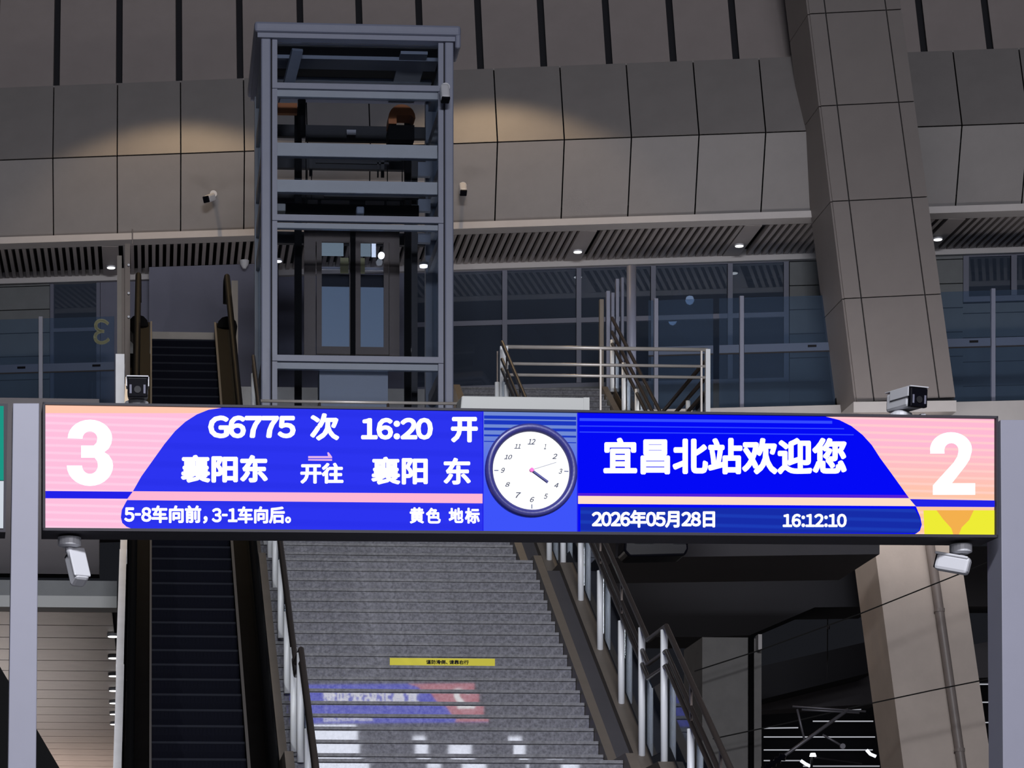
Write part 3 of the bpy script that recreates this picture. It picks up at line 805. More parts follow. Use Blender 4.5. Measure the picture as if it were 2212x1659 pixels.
# hoists
for (pa_, pb_, ya_, yb_2, lb) in ((838, 896, 226, 300, 'r'), (642, 660, 218, 302, 'l')):
    if lb == 'r':
        cx_ = (at(pa_, 500, 39.0).x + at(pb_, 500, 39.0).x) / 2; zc = at(700, 256, 39.0).z; R = (at(pb_, 500, 39).x - at(pa_, 500, 39).x) / 2
        pts = [(cx_ + R * math.cos(a2), 38.9, zc + R * math.sin(a2)) for a2 in [math.pi * k / 10 for k in range(11)]] + [(cx_ - R, 38.9, zc - R * .45), (cx_ - R * .4, 38.9, zc - R * .45), (cx_ - R * .4, 38.9, zc + R * .2), (cx_ + R * .7, 38.9, zc + R * .2), (cx_ + R * .9, 38.9, zc)]
        h = MB().prism(pts, (0, .35, 0)).build('hoist_machine', M['orange'], ls)
        h['label'] = 'orange hoist motor housing'
        MB().box(cx_ - R, cx_ + R * .9, 38.85, 39.3, zc - R * 1.7, zc - R * .62).build('motor', M['black'], h)
    else:
        cx_ = (at(pa_, 500, 39).x + at(pb_, 500, 39).x) / 2
        h = MB().tube([(cx_, 38.9, at(700, 300, 39).z), (cx_, 38.9, at(700, 222, 39).z)], .06, 14).build('hoist_roller', M['black'], ls, smooth=True)
        MB().box(at(600, 500, 39).x, at(642, 500, 39).x, 39.0, 39.1, at(700, 246, 39).z, at(700, 224, 39).z).build('arm', M['orange'], h)
# landing door at the back
YD = 40.0
def dbox(nm, a_, b_, ya, yb2, m, dY=0.0, th=.06, par=None, **k): return gbox(nm, a_, b_, YD + dY, YD + dY + th, ya, yb2, m, par, **k)
dbox('door_surround', 657, 682, 492, 766, 'bronze'); dbox('door_surround', 841, 863, 492, 766, 'bronze'); dbox('door_surround', 682, 841, 492, 522, 'bronze')
for (a_, b_) in ((684, 757), (768, 840)):
    d = dbox('door_leaf', a_, b_, 748, 764, 'bronze', -.03, .05)
    gbox('stile', a_, a_ + 11, YD - .03, YD + .02, 522, 748, 'bronze', d)
    gbox('stile', b_ - 11 if a_ == 768 else b_ - 2, b_, YD - .03, YD + .02, 522, 748, 'bronze', d)
    gbox('frosted_panel', a_ + 11 if a_ == 684 else a_ + 1, b_ - 2 if a_ == 684 else b_ - 11, YD, YD + .015, 619, 748, 'frost', d)
    gbox('clear_panel', a_ + 11 if a_ == 684 else a_ + 1, b_ - 2 if a_ == 684 else b_ - 11, YD, YD + .012, 522, 619, 'lglass', d)
    gbox('sticker', 735 if a_ == 684 else 771, 753 if a_ == 684 else 788, YD - .01, YD - .004, 556, 590, 'sticker', d)
gbox('door_edge', 757, 768, YD - .06, YD + .02, 500, 764, 'black')
# inside of the car seen through the clear glass
gbox('car_wall', 684, 841, YD + .12, YD + .14, 592, 766, 'dark')
gbox('car_lamp_panel', 695, 742, YD + .3, YD + .32, 524, 552, 'carlit', None)
gbox('car_lamp_panel', 770, 801, YD + .3, YD + .32, 524, 552, 'carlit', None)
lp = gbox('car_lamp', 803, 812, YD + .25, YD + .27, 522, 553, 'coldglow'); lp['label'] = 'bright vertical lamp strip'
gbox('car_beam', 695, 828, YD + .28, YD + .3, 576, 582, 'marble')
c = at(824, 551, YD - .2)
MB().tube([c, c + Vector((0, .05, 0))], .05, 16).build('car_lamp', M['lamp'], ls)
gbox('pit_panel', 690, 838, 38.3, 38.7, 796, 905, 'pit')
for (px, py, Y_, lb) in ((915, 573, 39.7, 'round lamp behind the right lift glass beside the guide rail'), (888, 754, 39.7, 'flat lamp at floor level in the right of the lift'), (879, 793, 39.9, 'flat lamp just below the floor beam of the lift')):
    c = at(px, py, Y_); t = thing('small_lamp', lb, 'lamp', c)
    MB().tube([c, c - Vector((0, 0, .03))], .06, 16).build('diffuser', M['lamp'], t)
    MB().tube([c + Vector((0, 0, .04)), c], .07, 16).build('rim', M['white'], t)
# base rail in front of the shaft
t = thing('base_rail', 'thin bronze rail running along the foot of the lift', 'rail', at(770, 871, 37.4))
MB().tube([at(553, 866, 37.4), at(992, 872, 37.4)], .022, 10).build('tube', M['chrome'], t, smooth=True)
for px in (556, 690, 838, 988):
    a = at(px, 870, 37.4); MB().tube([a, (a.x, a.y, ZL3)], .02, 8).build('post', M['rail'], t)

# ================================================================== ESCALATOR
EY, EU = 27.3, (HY - 1633) / F
ez0 = at(430, 1633, EY).z; SL = math.tan(math.radians(30))
def eplane(y): return ez0 + (y - EY) * SL
YT = EY + (ZF - ez0) / SL; YBm = EY + (FLOOR - ez0) / SL
X0e, X1e = at(327, 1633, EY).x, at(531, 1633, EY).x
es = thing('escalator', 'long dark escalator with black handrails left of the granite stairs', 'escalator', Vector((.5, YBm, FLOOR)))
er, et = 0.215, 0.215 / SL
N = int((YT - YBm) / et)
src = None
for i in range(N):
    y = YT - (i + 1) * et; z = eplane(y) - .0
    if src is None:
        mb = MB()
        nr = 24; wdt = (X1e - X0e) / nr
        prf = [(0.0, -er), (-.02, -er * .5), (0.0, -.03), (0.0, 0.0), (et, 0.0), (et, -er)]
        mb.prism([(X0e, a, b) for a, b in prf], (X1e - X0e, 0, 0))
        for k in range(nr):
            xx = X0e + k * wdt
            mb.box(xx + wdt * .42, xx + wdt * .58, -.022, -.0, -er + .01, -.03)
        src = mb.build('step', M['escstep'], es)
        bse = ORG[src.name].copy(); place(src, Vector((bse.x, bse.y + y, bse.z + z)), es)
        ed = MB().box(X0e, X1e, -.006, .01, -.02, .004).build('nosing', M['escedge'], src)
        eb = ORG[ed.name].copy(); place(ed, Vector((eb.x, eb.y + y, eb.z + z)), src)
    else:
        n_ = inst(src, Vector((bse.x, bse.y + y, bse.z + z)), es)
        e2 = ed.copy(); COL.objects.link(e2); e2.parent = n_
def einc(nm, x0, x1, z0, z1, m, ya=None, yb=None):
    ya = YBm if ya is None else ya; yb = YT if yb is None else yb
    poly = [(x0, ya, eplane(ya) + z0), (x0, yb, eplane(yb) + z0), (x0, yb, eplane(yb) + z1), (x0, ya, eplane(ya) + z1)]
    return MB().prism(poly, (x1 - x0, 0, 0)).build(nm, m, es)
einc('truss', -.40, 1.24, -1.1, -.35, M['escdeck'])
einc('skirt', X0e - .02, X0e - .002, -.2, .14, M['escdeck']); einc('skirt', X1e + .002, X1e + .02, -.2, .14, M['escdeck'])
einc('skirt_trim', X0e - .022, X0e + .002, .14, .165, M['skirt']); einc('skirt_trim', X1e - .002, X1e + .03, .14, .165, M['skirt'])
einc('deck', -.30, X0e - .03, .05, .15, M['escdeck']); einc('deck', X1e + .03, 1.24, .05, .15, M['escdeck'])
HX = (at(299, 585, YT).x, at(490, 588, YT).x)
for X in HX:
    einc('balustrade_glass', X - .006, X + .006, .15, .82, M['lglass'])
    pts = [(X, YBm - .6, FLOOR + .9), (X, YBm, FLOOR + .95), (X, YT - .1, ZF + .86), (X, YT + .35, ZF + .92), (X, YT + .5, ZF + .85), (X, YT + .52, ZF + .6)]
    MB().tube(pts, .047, 12).build('handrail', M['black'], es, smooth=True)
    MB().tube([(X, YT - .2, ZF + .05), (X, YT + .3, ZF + .05), (X, YT + .45, ZF + .05)], .16, 12).build('newel', M['escdeck'], es, smooth=True)
MB().box(X0e, X1e, YT, YT + .5, ZF - .12, ZF).build('comb_plate', M['curb'], es)
# concourse strip meeting the escalator
struct(MB().box(-.45, 1.24, YT + .5, wallpt(0, OE, 0).y + .2, ZF - .4, ZF - .005).build('floor', M['stone']))
# white marble coping left of the escalator, slab by slab
mc = thing('marble_coping', 'bright white marble coping strip along the left edge of the escalator', 'coping', Vector((-.4, YBm, FLOOR)))
yy = YBm
k = 0
while yy < 38.6:
    L = 1.55 + .12 * math.sin(k * 2.1)
    b = min(yy + L, 38.6)
    wv = .004 * math.sin(k * 1.7)
    poly = [(-.405 + wv, yy + .008, eplane(yy) + .02), (-.405 + wv, b - .008, eplane(b) + .02), (-.405 + wv, b - .008, eplane(b) + .2), (-.405 + wv, yy + .008, eplane(yy) + .2)]
    MB().prism(poly, (.085, 0, 0)).build('slab', M['marble'], mc)
    yy = b; k += 1
# end screen beside the escalator head
t = thing('end_screen', 'narrow grey end screen with spots at the head of the escalator', 'screen', at(268, 870, 40.2))
MB().box(at(253, 700, 40.2).x, at(263, 700, 40.2).x, 40.2, 40.3, at(258, 880, 40.2).z, at(258, 552, 40.2).z).build('panel', M['curb'], t)
MB().box(at(263, 700, 40.2).x, at(270, 700, 40.2).x, 40.3, 40.35, at(258, 768, 40.2).z, at(258, 575, 40.2).z).build('glass', M['bronze'], t)
MB().box(at(270, 700, 40.2).x, at(281, 700, 40.2).x, 40.15, 40.3, at(258, 880, 40.2).z, at(258, 528, 40.2).z).build('panel', M['bronze'], t)
MB().box(at(250, 700, 40.1).x, at(269, 700, 40.1).x, 40.0, 40.15, at(258, 880, 40.1).z, at(258, 768, 40.1).z).build('marble_block', M['marble'], t)
MB().tube([at(286, 528, 40.2), at(286, 495, 40.2)], .01, 6).build('rod', M['rail'], t)
for py in (633, 684, 572, 862):
    c = at(278, py, 40.1); MB().tube([c, c + Vector((0, .05, 0))], .018, 10).build('spot', M['white'], t)
t = thing('end_screen', 'narrow grey end screen right of the escalator head', 'screen', at(505, 880, 42.2))
MB().box(at(500, 700, 42.2).x, at(514, 700, 42.2).x, 42.2, 42.3, ZF - .3, at(505, 606, 42.2).z).build('panel', M['curb'], t)

# ================================================================== LEFT LOWER CEILING
zc5 = at(150, 1312, 35.0).z
LC = MB().box(-9.0, -.5, 35.4, 62, zc5 + .06, zc5 + .3).build('ceiling', M['gap']); struct(LC)
y = 35.4
while y < 61.5:
    MB().box(-9, -.55, y + .03, y + 1.17, zc5, zc5 + .05).build('panel', M['metalceil'], LC); y += 1.2
struct(MB().box(-9, -.48, 35.0, 35.4, zc5, zc5 + at(150, 1287, 35).z - zc5).build('trim_4', M['beige']))
struct(MB().box(-9, -.48, 35.15, 36.2, at(150, 1286, 35).z, at(150, 1250, 35).z).build('trim_5', M['stone']))
struct(MB().box(-9, -.9, 44, 44.4, at(150, 1240, 44).z, ZF - .46).build('wall_left', M['dconc']))
for k, py in enumerate((1369, 1416, 1455, 1487, 1514, 1538, 1560)):
    p = onz(244.5 + k * .4, py, zc5)
    downlight(Vector((p.x, p.y, zc5 - .02)), ['highest', 'second', 'third', 'fourth', 'fifth', 'sixth', 'lowest'][k] + ' in the column of small lamps beside the marble coping', .075, 'lamps in the metal strip ceiling')
t = thing('escalator_truss', 'black sloping truss edge at the bottom left corner', 'truss', at(0, 1659, 26))
q = [at(-60, 1380, 30), at(0, 1440, 29), at(40, 1520, 28), at(95, 1605, 27), at(135, 1670, 26.4), at(135, 1720, 26.4), at(-60, 1720, 26.4)]
q = [Vector((v.x, 27.0, at(px_, py_, 27.0).z)) for v, (px_, py_) in zip([at(a_, b_, 27.0) for a_, b_ in ((-60, 1365), (0, 1440), (135, 1670), (135, 1760), (-60, 1760))], ((-60, 1365), (0, 1440), (135, 1670), (135, 1760), (-60, 1760)))]
MB().prism(q, (0, 1.2, 0)).build('side', M['black'], t)
# leg down to the ground
MB().box(q[0].x, q[3].x, 27.2, 28.0, FLOOR, q[3].z + .1).build('leg', M['black'], t)

# ================================================================== LOWER RIGHT: undercroft
Yk = 44.0
def poly(nm, pts, Y, dep, m, parent=None):
    return MB().prism([at(a_, b_, Y) for a_, b_ in pts], (0, dep, 0)).build(nm, m, parent)
o = struct(poly('trim_6', [(1330, 1120), (1900, 1120), (1900, 1197), (1330, 1205)], 41.5, 2.5, M['dconc']))
t = thing('concrete_pier', 'grey concrete pier with a pipe standing right of the stair railing', 'pier', at(1580, 2300, 43))
zt3 = at(1580, 1377, 43).z
MB().box(at(1517, 1500, 43).x, at(1618, 1500, 43).x, 43, 44.5, FLOOR, zt3).build('shaft', M['pier'], t)
MB().box(at(1618, 1500, 43).x + .01, at(1648, 1500, 43).x, 43.1, 44.4, FLOOR, zt3).build('pilaster', M['pier'], t)
MB().tube([(at(1624, 1500, 42.9).x, 42.95, FLOOR), (at(1624, 1500, 42.9).x, 42.95, zt3)], .05, 10).build('pipe', M['black'], t, smooth=True)
MB().box(at(1638, 1500, 42.9).x, at(1646, 1500, 42.9).x, 42.9, 43.1, at(1640, 1405, 43).z, at(1640, 1372, 43).z).build('cap', M['kerb'], t)
t = thing('haunched_beam', 'dark haunched concrete beam above the grey pier', 'beam', at(1580, 1370, 48))
poly('beam', [(1325, 1250), (1420, 1215), (1900, 1215), (1900, 1310), (1760, 1312), (1620, 1372), (1520, 1376), (1325, 1376)], 48, 1.5, M['gap'], t)  # dark beam colour stands in for undercroft shade
t = thing('canopy_beam', 'dark sloping canopy beam between pier and concrete column', 'beam', at(1750, 1480, 60))
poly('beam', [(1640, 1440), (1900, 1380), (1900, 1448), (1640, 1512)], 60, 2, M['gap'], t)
poly('flange', [(1640, 1512), (1900, 1448), (1900, 1520), (1640, 1535)], 62, 1, M['dconc'], t)
t = thing('canopy_beam', 'dark sloping canopy beam right of the concrete column', 'beam', at(2130, 1400, 60))
poly('beam', [(2060, 1180), (2200, 1180), (2200, 1310), (2060, 1310)], 60, 1, M['dconc'], t)
poly('flange', [(2085, 1395), (2200, 1375), (2200, 1460), (2085, 1466)], 62, 1, M['dconc'], t)
# distant canopy; light on the purlin edges is given as emission, no lamps
fc = thing('distant_canopy', 'far platform canopy with thin lit purlins right of the pier', 'canopy', at(1850, 1600, 95))
poly('roof', [(1600, 1522), (2260, 1470), (2260, 1800), (1600, 1800)], 96, .5, M['gap'], fc)
for (x0_, y0_, x1_, y1_) in ((1650, 1573, 1724, 1572), (1756, 1558, 1886, 1558), (1650, 1592, 1890, 1592), (1650, 1620, 1885, 1620), (1740, 1532, 1860, 1532), (2110, 1478, 2160, 1478), (2115, 1517, 2160, 1517), (2120, 1561, 2160, 1560), (2128, 1608, 2160, 1608), (1735, 1655, 1900, 1655), (1650, 1643, 1730, 1643)):
    MB().bar(at(x0_, y0_, 95), at(x1_, y1_, 95), .04, .04).build('purlin', M['strip'], fc)
for pts_ in (((1730, 1643), (1740, 1650), (1750, 1655)), ((1872, 1620), (1880, 1629), (1892, 1634))):
    MB().tube([at(a_, b_, 94.8) for a_, b_ in pts_], .06, 6).build('purlin', M['coldglow'], fc)
c = at(1756, 1634, 94); t = thing('platform_lamp', 'small bright lamp low between pier and concrete column', 'lamp', c)
MB().tube([c, c + Vector((0, 0, .12))], [.13, .09], 12).build('head', M['lamp'], t)
MB().bar(at(1760, 1636, 94), at(1862, 1650, 94), .05, .05).build('arm', M['galv'], t)
MB().bar((c.x, c.y + .2, c.z), (c.x, c.y + .2, FLOOR), .08, .08).build('pole', M['dark'], t)
# catenary cantilever
ct = thing('catenary_bracket', 'triangular catenary bracket of tubes left of the concrete column', 'catenary bracket', at(1650, 1660, 40))
for (x0_, y0_, x1_, y1_, r_) in ((1640, 1672, 1832, 1533, .028), (1712, 1526, 1870, 1537, .016), (1732, 1533, 1856, 1540, .016), (1722, 1532, 1738, 1600, .018), (1777, 1587, 1820, 1612, .018)):
    MB().tube([at(x0_, y0_, 40), at(x1_, y1_, 40)], r_, 8).build('tube', M['galv'], ct, smooth=True)
pi = [at(1650 + k * 5, 1664 - k * 3.6, 40) for k in range(10)]
MB().tube(pi, [.035 if k % 2 else .075 for k in range(10)], 10).build('insulator', M['wrap'], ct)
c = at(1820, 1612, 40); MB().tube([c - Vector((0, .02, 0)), c + Vector((0, .02, 0))], .045, 8).build('clamp', M['galv'], ct)
# overhead cables
for nm, pts_, Y_, lb in (('overhead_cable', ((1500, 1450), (1640, 1405), (1860, 1325), (2080, 1237), (2240, 1170)), 42.2, 'black overhead cable crossing the concrete column, the upper one'), ('overhead_cable', ((1540, 1596), (1700, 1562), (1860, 1524), (2010, 1492), (2160, 1462), (2260, 1440)), 42.2, 'black overhead cable crossing the concrete column, the lower one')):
    o = MB().tube([at(a_, b_, Y_) for a_, b_ in pts_], .012, 6).build(nm, M['wire']); tag(o, lb, 'cable', 'overhead cables')
c0 = at(1789, 1356, 52); t = thing('hanging_rod', 'thin rod with a round head hanging in the dark undercroft', 'rod', at(1788, 1460, 52))
MB().tube([(c0.x, c0.y, ZF - .45), at(1787, 1470, 52)], .012, 6).build('rod', M['dark'], t)
MB().tube([c0 - Vector((0, 0, .03)), c0 + Vector((0, 0, .03))], .035, 10).build('head', M['galv'], t)
# wrapped object below the sign
t = thing('wrapped_fixture', 'dark fixture wrapped in shiny plastic just below the big sign', 'fixture', at(1420, 1205, 34))
MB().prism([at(1350, 1160, 34), at(1486, 1160, 34), at(1488, 1186, 34), at(1480, 1200, 34), at(1360, 1203, 34), at(1348, 1190, 34)], (0, .5, 0)).build('body', M['wrap'], t, bevel=.03)
MB().bar(at(1372, 1171, 33.95), at(1412, 1171, 33.95), .02, .02).build('painted_glint', M['coldglow'], t)  # highlights on the wrap, made as small glowing bars
MB().bar(at(1456, 1172, 33.95), at(1486, 1172, 33.95), .02, .02).build('painted_glint', M['coldglow'], t)
MB().bar(at(1420, 1165, 34.2), at(1420, 1000, 34.2), .08, .08).build('hanger', M['dark'], t)

# ================================================================== MAIN SIGN
PA = at(92, 1000, 14.75); PB = at(2151, 1000, 15.15)
SW = Vector((PB.x - PA.x, PB.y - PA.y, 0)).normalized(); SN = Vector((SW.y, -SW.x, 0))
if SN.y > 0: SN = -SN                       # towards the camera
def sp(px, py, off=0.0): return onplane(px, py, PA, SN) + SN * off
TH = 0.24
def ytop(x_): return 871 + (901 - 871) * (x_ - 92) / 2060.0
def ybot(x_): return 1148 + (1163 - 1148) * (x_ - 92) / 2060.0
ps = thing('platform_sign', 'wide LED platform sign with number 3, number 2 and a clock bay', 'sign', sp(1120, 1155) - SN * TH / 2)
cor = [(92, ybot(92)), (2152, ybot(2152)), (2152, ytop(2152)), (92, ytop(92))]
MB().prism([sp(a_, b_) for a_, b_ in cor], -SN * TH).build('housing', M['housing'], ps)
# front frame
ft, fs = 5, 5
def quad(nm, pts, m, off, th=.004, par=ps, **k): return MB().prism([sp(a_, b_, off) for a_, b_ in pts], -SN * th).build(nm, m, par, **k)
def st_(x_): return ytop(x_) + 5
def sb_(x_): return ybot(x_) - 6 - (x_ < 0)
quad('frame', [(92, ytop(92)), (2152, ytop(2152)), (2152, st_(2152)), (92, st_(92))], M['housing'], .03, .03)
quad('frame', [(92, sb_(92)), (2152, sb_(2152)), (2152, ybot(2152)), (92, ybot(92))], M['housing'], .03, .03)
quad('frame', [(92, ytop(92)), (97, ytop(97)), (97, ybot(97)), (92, ybot(92))], M['housing'], .03, .03)
quad('frame', [(2148, ytop(2148)), (2152, ytop(2152)), (2152, ybot(2152)), (2148, ybot(2148))], M['housing'], .03, .03)
L0 = 98; C0 = 1042; C1 = 1247; R1 = 2147
scr1 = quad('led_screen', [(L0, st_(L0)), (C0, st_(C0)), (C0, sb_(C0)), (L0, sb_(L0))], M['pinkL'], .006)
scr3 = quad('led_screen', [(C1, st_(C1)), (R1, st_(R1)), (R1, sb_(R1)), (C1, sb_(C1))], M['pinkR'], .006)
scr2 = quad('clock_bay', [(C0 + 1, st_(C0)), (C1 - 1, st_(C1)), (C1 - 1, sb_(C1)), (C0 + 1, sb_(C0))], M['bluepale'], .006)
# left blue field with curved edge
def arc_left():
    return [(480, st_(480)), (450, 886), (425, 896), (400, 912), (378, 932), (355, 960), (330, 995), (305, 1030), (288, 1060), (272, 1085), (263, 1102), (261, 1118), (264, 1130), (273, 1138), (283, 1142), (285, sb_(285))]
fieldL = quad('blue_field', arc_left() + [(C0, sb_(C0)), (C0, st_(C0))], M['blueL'], .009, .004, scr1)
quad('stripe', [(287, 1062), (C0, 1067.5), (C0, 1088), (275, 1081)], M['pinkS'], .012, .004, scr1)
quad('stripe', [(98, 1061.5), (286, 1063), (275, 1078), (98, 1077)], M['blueB'], .012, .004, scr1)
quad('screen_edge', [(98, st_(98)), (470, st_(470)), (440, 893), (98, 893)], M['peach'], .0075, .002, scr1)
def arc_right():
    return [(1782, st_(1782)), (1812, 908), (1838, 921), (1862, 940), (1882, 962), (1900, 990), (1922, 1020), (1945, 1052), (1962, 1076), (1978, 1096), (1987, 1118), (1990, 1134), (1986, 1147), (1978, 1153), (1972, sb_(1972))]
fieldR = quad('blue_field', [(C1, st_(C1))] + arc_right() + [(C1, sb_(C1))], M['blueR'], .009, .004, scr3)
quad('deep_field', [(C1 + 6, 1096), (1974, 1100), (1985, 1118), (1988, 1134), (1984, 1147), (1978, 1152), (C1 + 6, 1150)], M['blueD'], .0105, .002, scr3)
quad('violet_band', [(C1, 1066), (1956, 1070), (1962, 1077), (C1, 1072)], M['violet'], .0105, .002, scr3)
quad('stripe', [(C1, 1072), (1962, 1077), (1976, 1094), (C1, 1089)], M['peachS'], .012, .004, scr3)
quad('stripe', [(1964, 1079), (R1, 1082), (R1, 1096), (1978, 1095)], M['blueB'], .012, .004, scr3)
for y_ in (904, 920, 933): quad('scan_line', [(C1 + 4, y_), (1790 + (y_ - 900) * 1.6, y_ + 6), (1790 + (y_ - 900) * 1.6, y_ + (12 if y_ < 905 else 8)), (C1 + 4, y_ + (6 if y_ < 905 else 2))], M['blueline'], .0105, .001, scr3)
for i, y_ in enumerate((898, 908, 924, 939, 953)):
    h_ = (7, 9, 6, 4, 2)[i]; quad('scan_line', [(C0 + 3, y_), (C1 - 3, y_ + 3), (C1 - 3, y_ + 3 + h_), (C0 + 3, y_ + h_)], M['bluestripe'], .008, .001, scr2)
quad('yellow_field', [(1994, 1103), (R1, 1103), (R1, sb_(R1)), (1996, sb_(1996))], M['yellowL'], .0085, .002, scr3)
quad('orange_mark', [(2022, 1103), (2102, 1103), (2092, 1124), (2076, 1140), (2070, 1155), (2058, 1155), (2054, 1142), (2036, 1122)], M['orangeL'], .0105, .002, scr3)
quad('divider', [(C0 - .5, st_(C0)), (C0 + 1.5, st_(C0)), (C0 + 1.5, sb_(C0)), (C0 - .5, sb_(C0))], M['blueB'], .014, .004)
quad('divider', [(C1 - 1.5, st_(C1)), (C1 + .5, st_(C1)), (C1 + .5, sb_(C1)), (C1 - 1.5, sb_(C1))], M['blueB'], .014, .004)
# lettering
def T(s, rect, par, off=.03, m='white_led', d=.016, **k): return text_obj(s, rect, lambda a_, b_: sp(a_, b_, d), M[m], par, offset=off, **k)
def el(cx_, cy_, rx, ry, a0, a1, n=14):
    return [(cx_ + rx * math.cos(math.radians(a0 + (a1 - a0) * k / n)), cy_ - ry * math.sin(math.radians(a0 + (a1 - a0) * k / n))) for k in range(n + 1)]
three = el(194, 948, 48, 40, 180, 0) + [(240, 960), (234, 971), (225, 978), (235, 985), (242, 996)] + el(194, 1007, 50, 44, 0, -180) + el(194, 1007, 17, 18, -180, 0) + [(210, 998), (204, 990), (175, 990), (175, 964), (202, 964), (208, 958)] + el(194, 949, 16, 16, 0, 180)
quad('lettering', three, M['white_led'], .018, .003, scr1)
two = el(2052, 972, 45, 37, 190, -8, 20) + [(2092, 994), (2083, 1008), (2054, 1045), (2104, 1045), (2104, 1070), (2013, 1070), (2013, 1050), (2018, 1044), (2058, 1000), (2066, 987)] + el(2053, 974, 15.5, 15.5, -10, 190, 14) + [(2038, 981), (2007, 981)]
quad('lettering', two, M['white_led'], .018, .003, scr3)
T('G6775', (449, 899, 638, 948), scr1, .046)
T('次', (669, 894, 732, 953), scr1, .042)
T('16:20', (779, 904, 934, 951), scr1, .046)
T('开', (973, 902, 1031, 957), scr1, .045)
T('襄阳东', (390, 984, 578, 1044), scr1, .045)
T('开往', (648, 1001, 741, 1046), scr1, .04)
T('襄阳', (801, 988, 923, 1048), scr1, .038)
T('东', (957, 990, 1016, 1048), scr1, .035)
T('5-8车向前，', (268, 1093, 448, 1132), scr1, .04)
T('3-1车向后。', (457, 1095, 628, 1132), scr1, .04)
T('黄', (884, 1097, 915, 1132), scr1, .04)
T('色', (919, 1098, 951, 1132), scr1, .04)
T('地', (968, 1098, 1000, 1131), scr1, .04)
T('标', (1003, 1098, 1035, 1132), scr1, .04)
T('宜昌北站欢迎您', (1302, 947, 1827, 1026), scr3, .040)
T('2026年05月28日', (1277, 1103, 1543, 1141), scr3, .042)
T('16:12:10', (1689, 1111, 1827, 1140), scr3, .04)
quad('arrow', [(665, 986.5), (708, 986.5), (706, 979), (709, 978), (716.5, 988), (716.5, 991), (665, 991)], M['whitepink'], .016, .002, scr1)
quad('arrow', [(665, 993), (716.5, 993), (716.5, 996.5), (665, 996)], M['whitepink'], .016, .002, scr1)
# rear face (same layout, read from the stairs)
def bp_(u, v, off=0.0):   # u from the +X end (left as seen from behind) 0..2055, v rows
    return sp(2148 - u, 0, 0) * 0 + (lambda q: Vector((q.x, q.y, q.z)))(sp(2148 - u, v, -TH - .006 - off))
def bq(nm, pts, m, off, par): return MB().prism([bp_(a_, b_, off) for a_, b_ in pts], -SN * .002).build(nm, m, par)
bs = bq('led_screen', [(0, 908), (2050, 880), (2050, 1142), (0, 1157)], M['b_blue'], 0, ps)
bq('pink_field', [(0, 908), (366, 904), (310, 921), (266, 962), (203, 1052), (158, 1118), (176, 1153), (0, 1155)], M['b_pink'], .004, bs)
text_obj('2', (42, 937, 141, 1071), lambda a_, b_: bp_(a_, b_, .009), M['b_white'], bs, offset=.05)
text_obj('宜昌北站欢迎您', (321, 947, 846, 1026), lambda a_, b_: bp_(a_, b_, .009), M['b_white'], bs, offset=.03)
text_obj('2026年05月28日', (605, 1103, 871, 1141), lambda a_, b_: bp_(a_, b_, .009), M['b_white'], bs, offset=.03)
text_obj('G6775 次 16:20 开', (1117, 899, 1700, 953), lambda a_, b_: bp_(a_, b_, .009), M['b_white'], bs, offset=.03)

# clock
cc = sp(1144, 1020, .0)
ck = thing('station_clock', 'round white station clock with a dark blue rim between the two screens', 'clock', cc)
RC = (sp(1243, 1020) - cc).length; RF = (sp(1230, 1020) - cc).length
def cpnt(r, a_, off):   # a_ clockwise from 12
    return cc + SW * (r * math.sin(a_)) + Vector((0, 0, r * math.cos(a_))) + SN * off
nn = 64; mb = MB(); vs = []
for k in range(nn):
    a_ = 2 * math.pi * k / nn
    vs += [cpnt(RC * .985, a_, .015), cpnt(RC, a_, .05), cpnt(RC * .955, a_, .075), cpnt(RF * .97, a_, .06), cpnt(RF * .95, a_, .03)]
fsx = []
for k in range(nn):
    for j in range(4):
        a1 = k * 5 + j; b1 = ((k + 1) % nn) * 5 + j; fsx.append((a1, b1, b1 + 1, a1 + 1))
mb.add(vs, fsx); mb.build('rim', M['clockrim'], ck, smooth=True)
MB().prism([cpnt(RF, 2 * math.pi * k / nn, .04) for k in range(nn)], -SN * .03).build('face', M['clockface'], ck)
def cmap(px, py): return sp(px, py, .046)
nums = {'12': (1136, 952, 1153, 964), '1': (1171, 963, 1176, 974), '2': (1189, 984, 1200, 995), '3': (1203, 1016, 1211, 1027), '4': (1193, 1047, 1203, 1057), '5': (1171, 1070, 1180, 1081), '6': (1141, 1077, 1151, 1088), '7': (1110, 1067, 1122, 1079), '8': (1088, 1045, 1098, 1055), '9': (1078, 1014, 1087, 1025), '10': (1085, 986, 1103, 996), '11': (1107, 963, 1121, 973)}
for s_, r_ in nums.items(): text_obj(s_, r_, cmap, M['numeral'], ck, name='numeral', shear=.35, offset=.022)
def chand(nm, a0, a1, w_, m, off):
    p0 = sp(*a0, off); p1 = sp(*a1, off); MB().bar(p0, p1, w_, .004, SN).build(nm, M[m], ck)
chand('tick_mark', (1064, 1020), (1073, 1020), .005, 'numeral', .047); chand('tick_mark', (1215, 1021.5), (1224, 1022), .005, 'numeral', .047); chand('tick_mark', (1145, 1093), (1145, 1102), .005, 'numeral', .047)
chand('hour_hand', (1143, 1019.5), (1179, 1046), .016, 'hand', .054)
chand('minute_hand', (1148, 1023), (1177, 1044), .011, 'hand', .060)
chand('second_hand', (1144, 1020), (1196, 1004), .002, 'numeral', .066)
MB().tube([sp(1143.5, 1020, .05), sp(1143.5, 1020, .07)], .012, 12).build('hub', M['handtip'], ck)

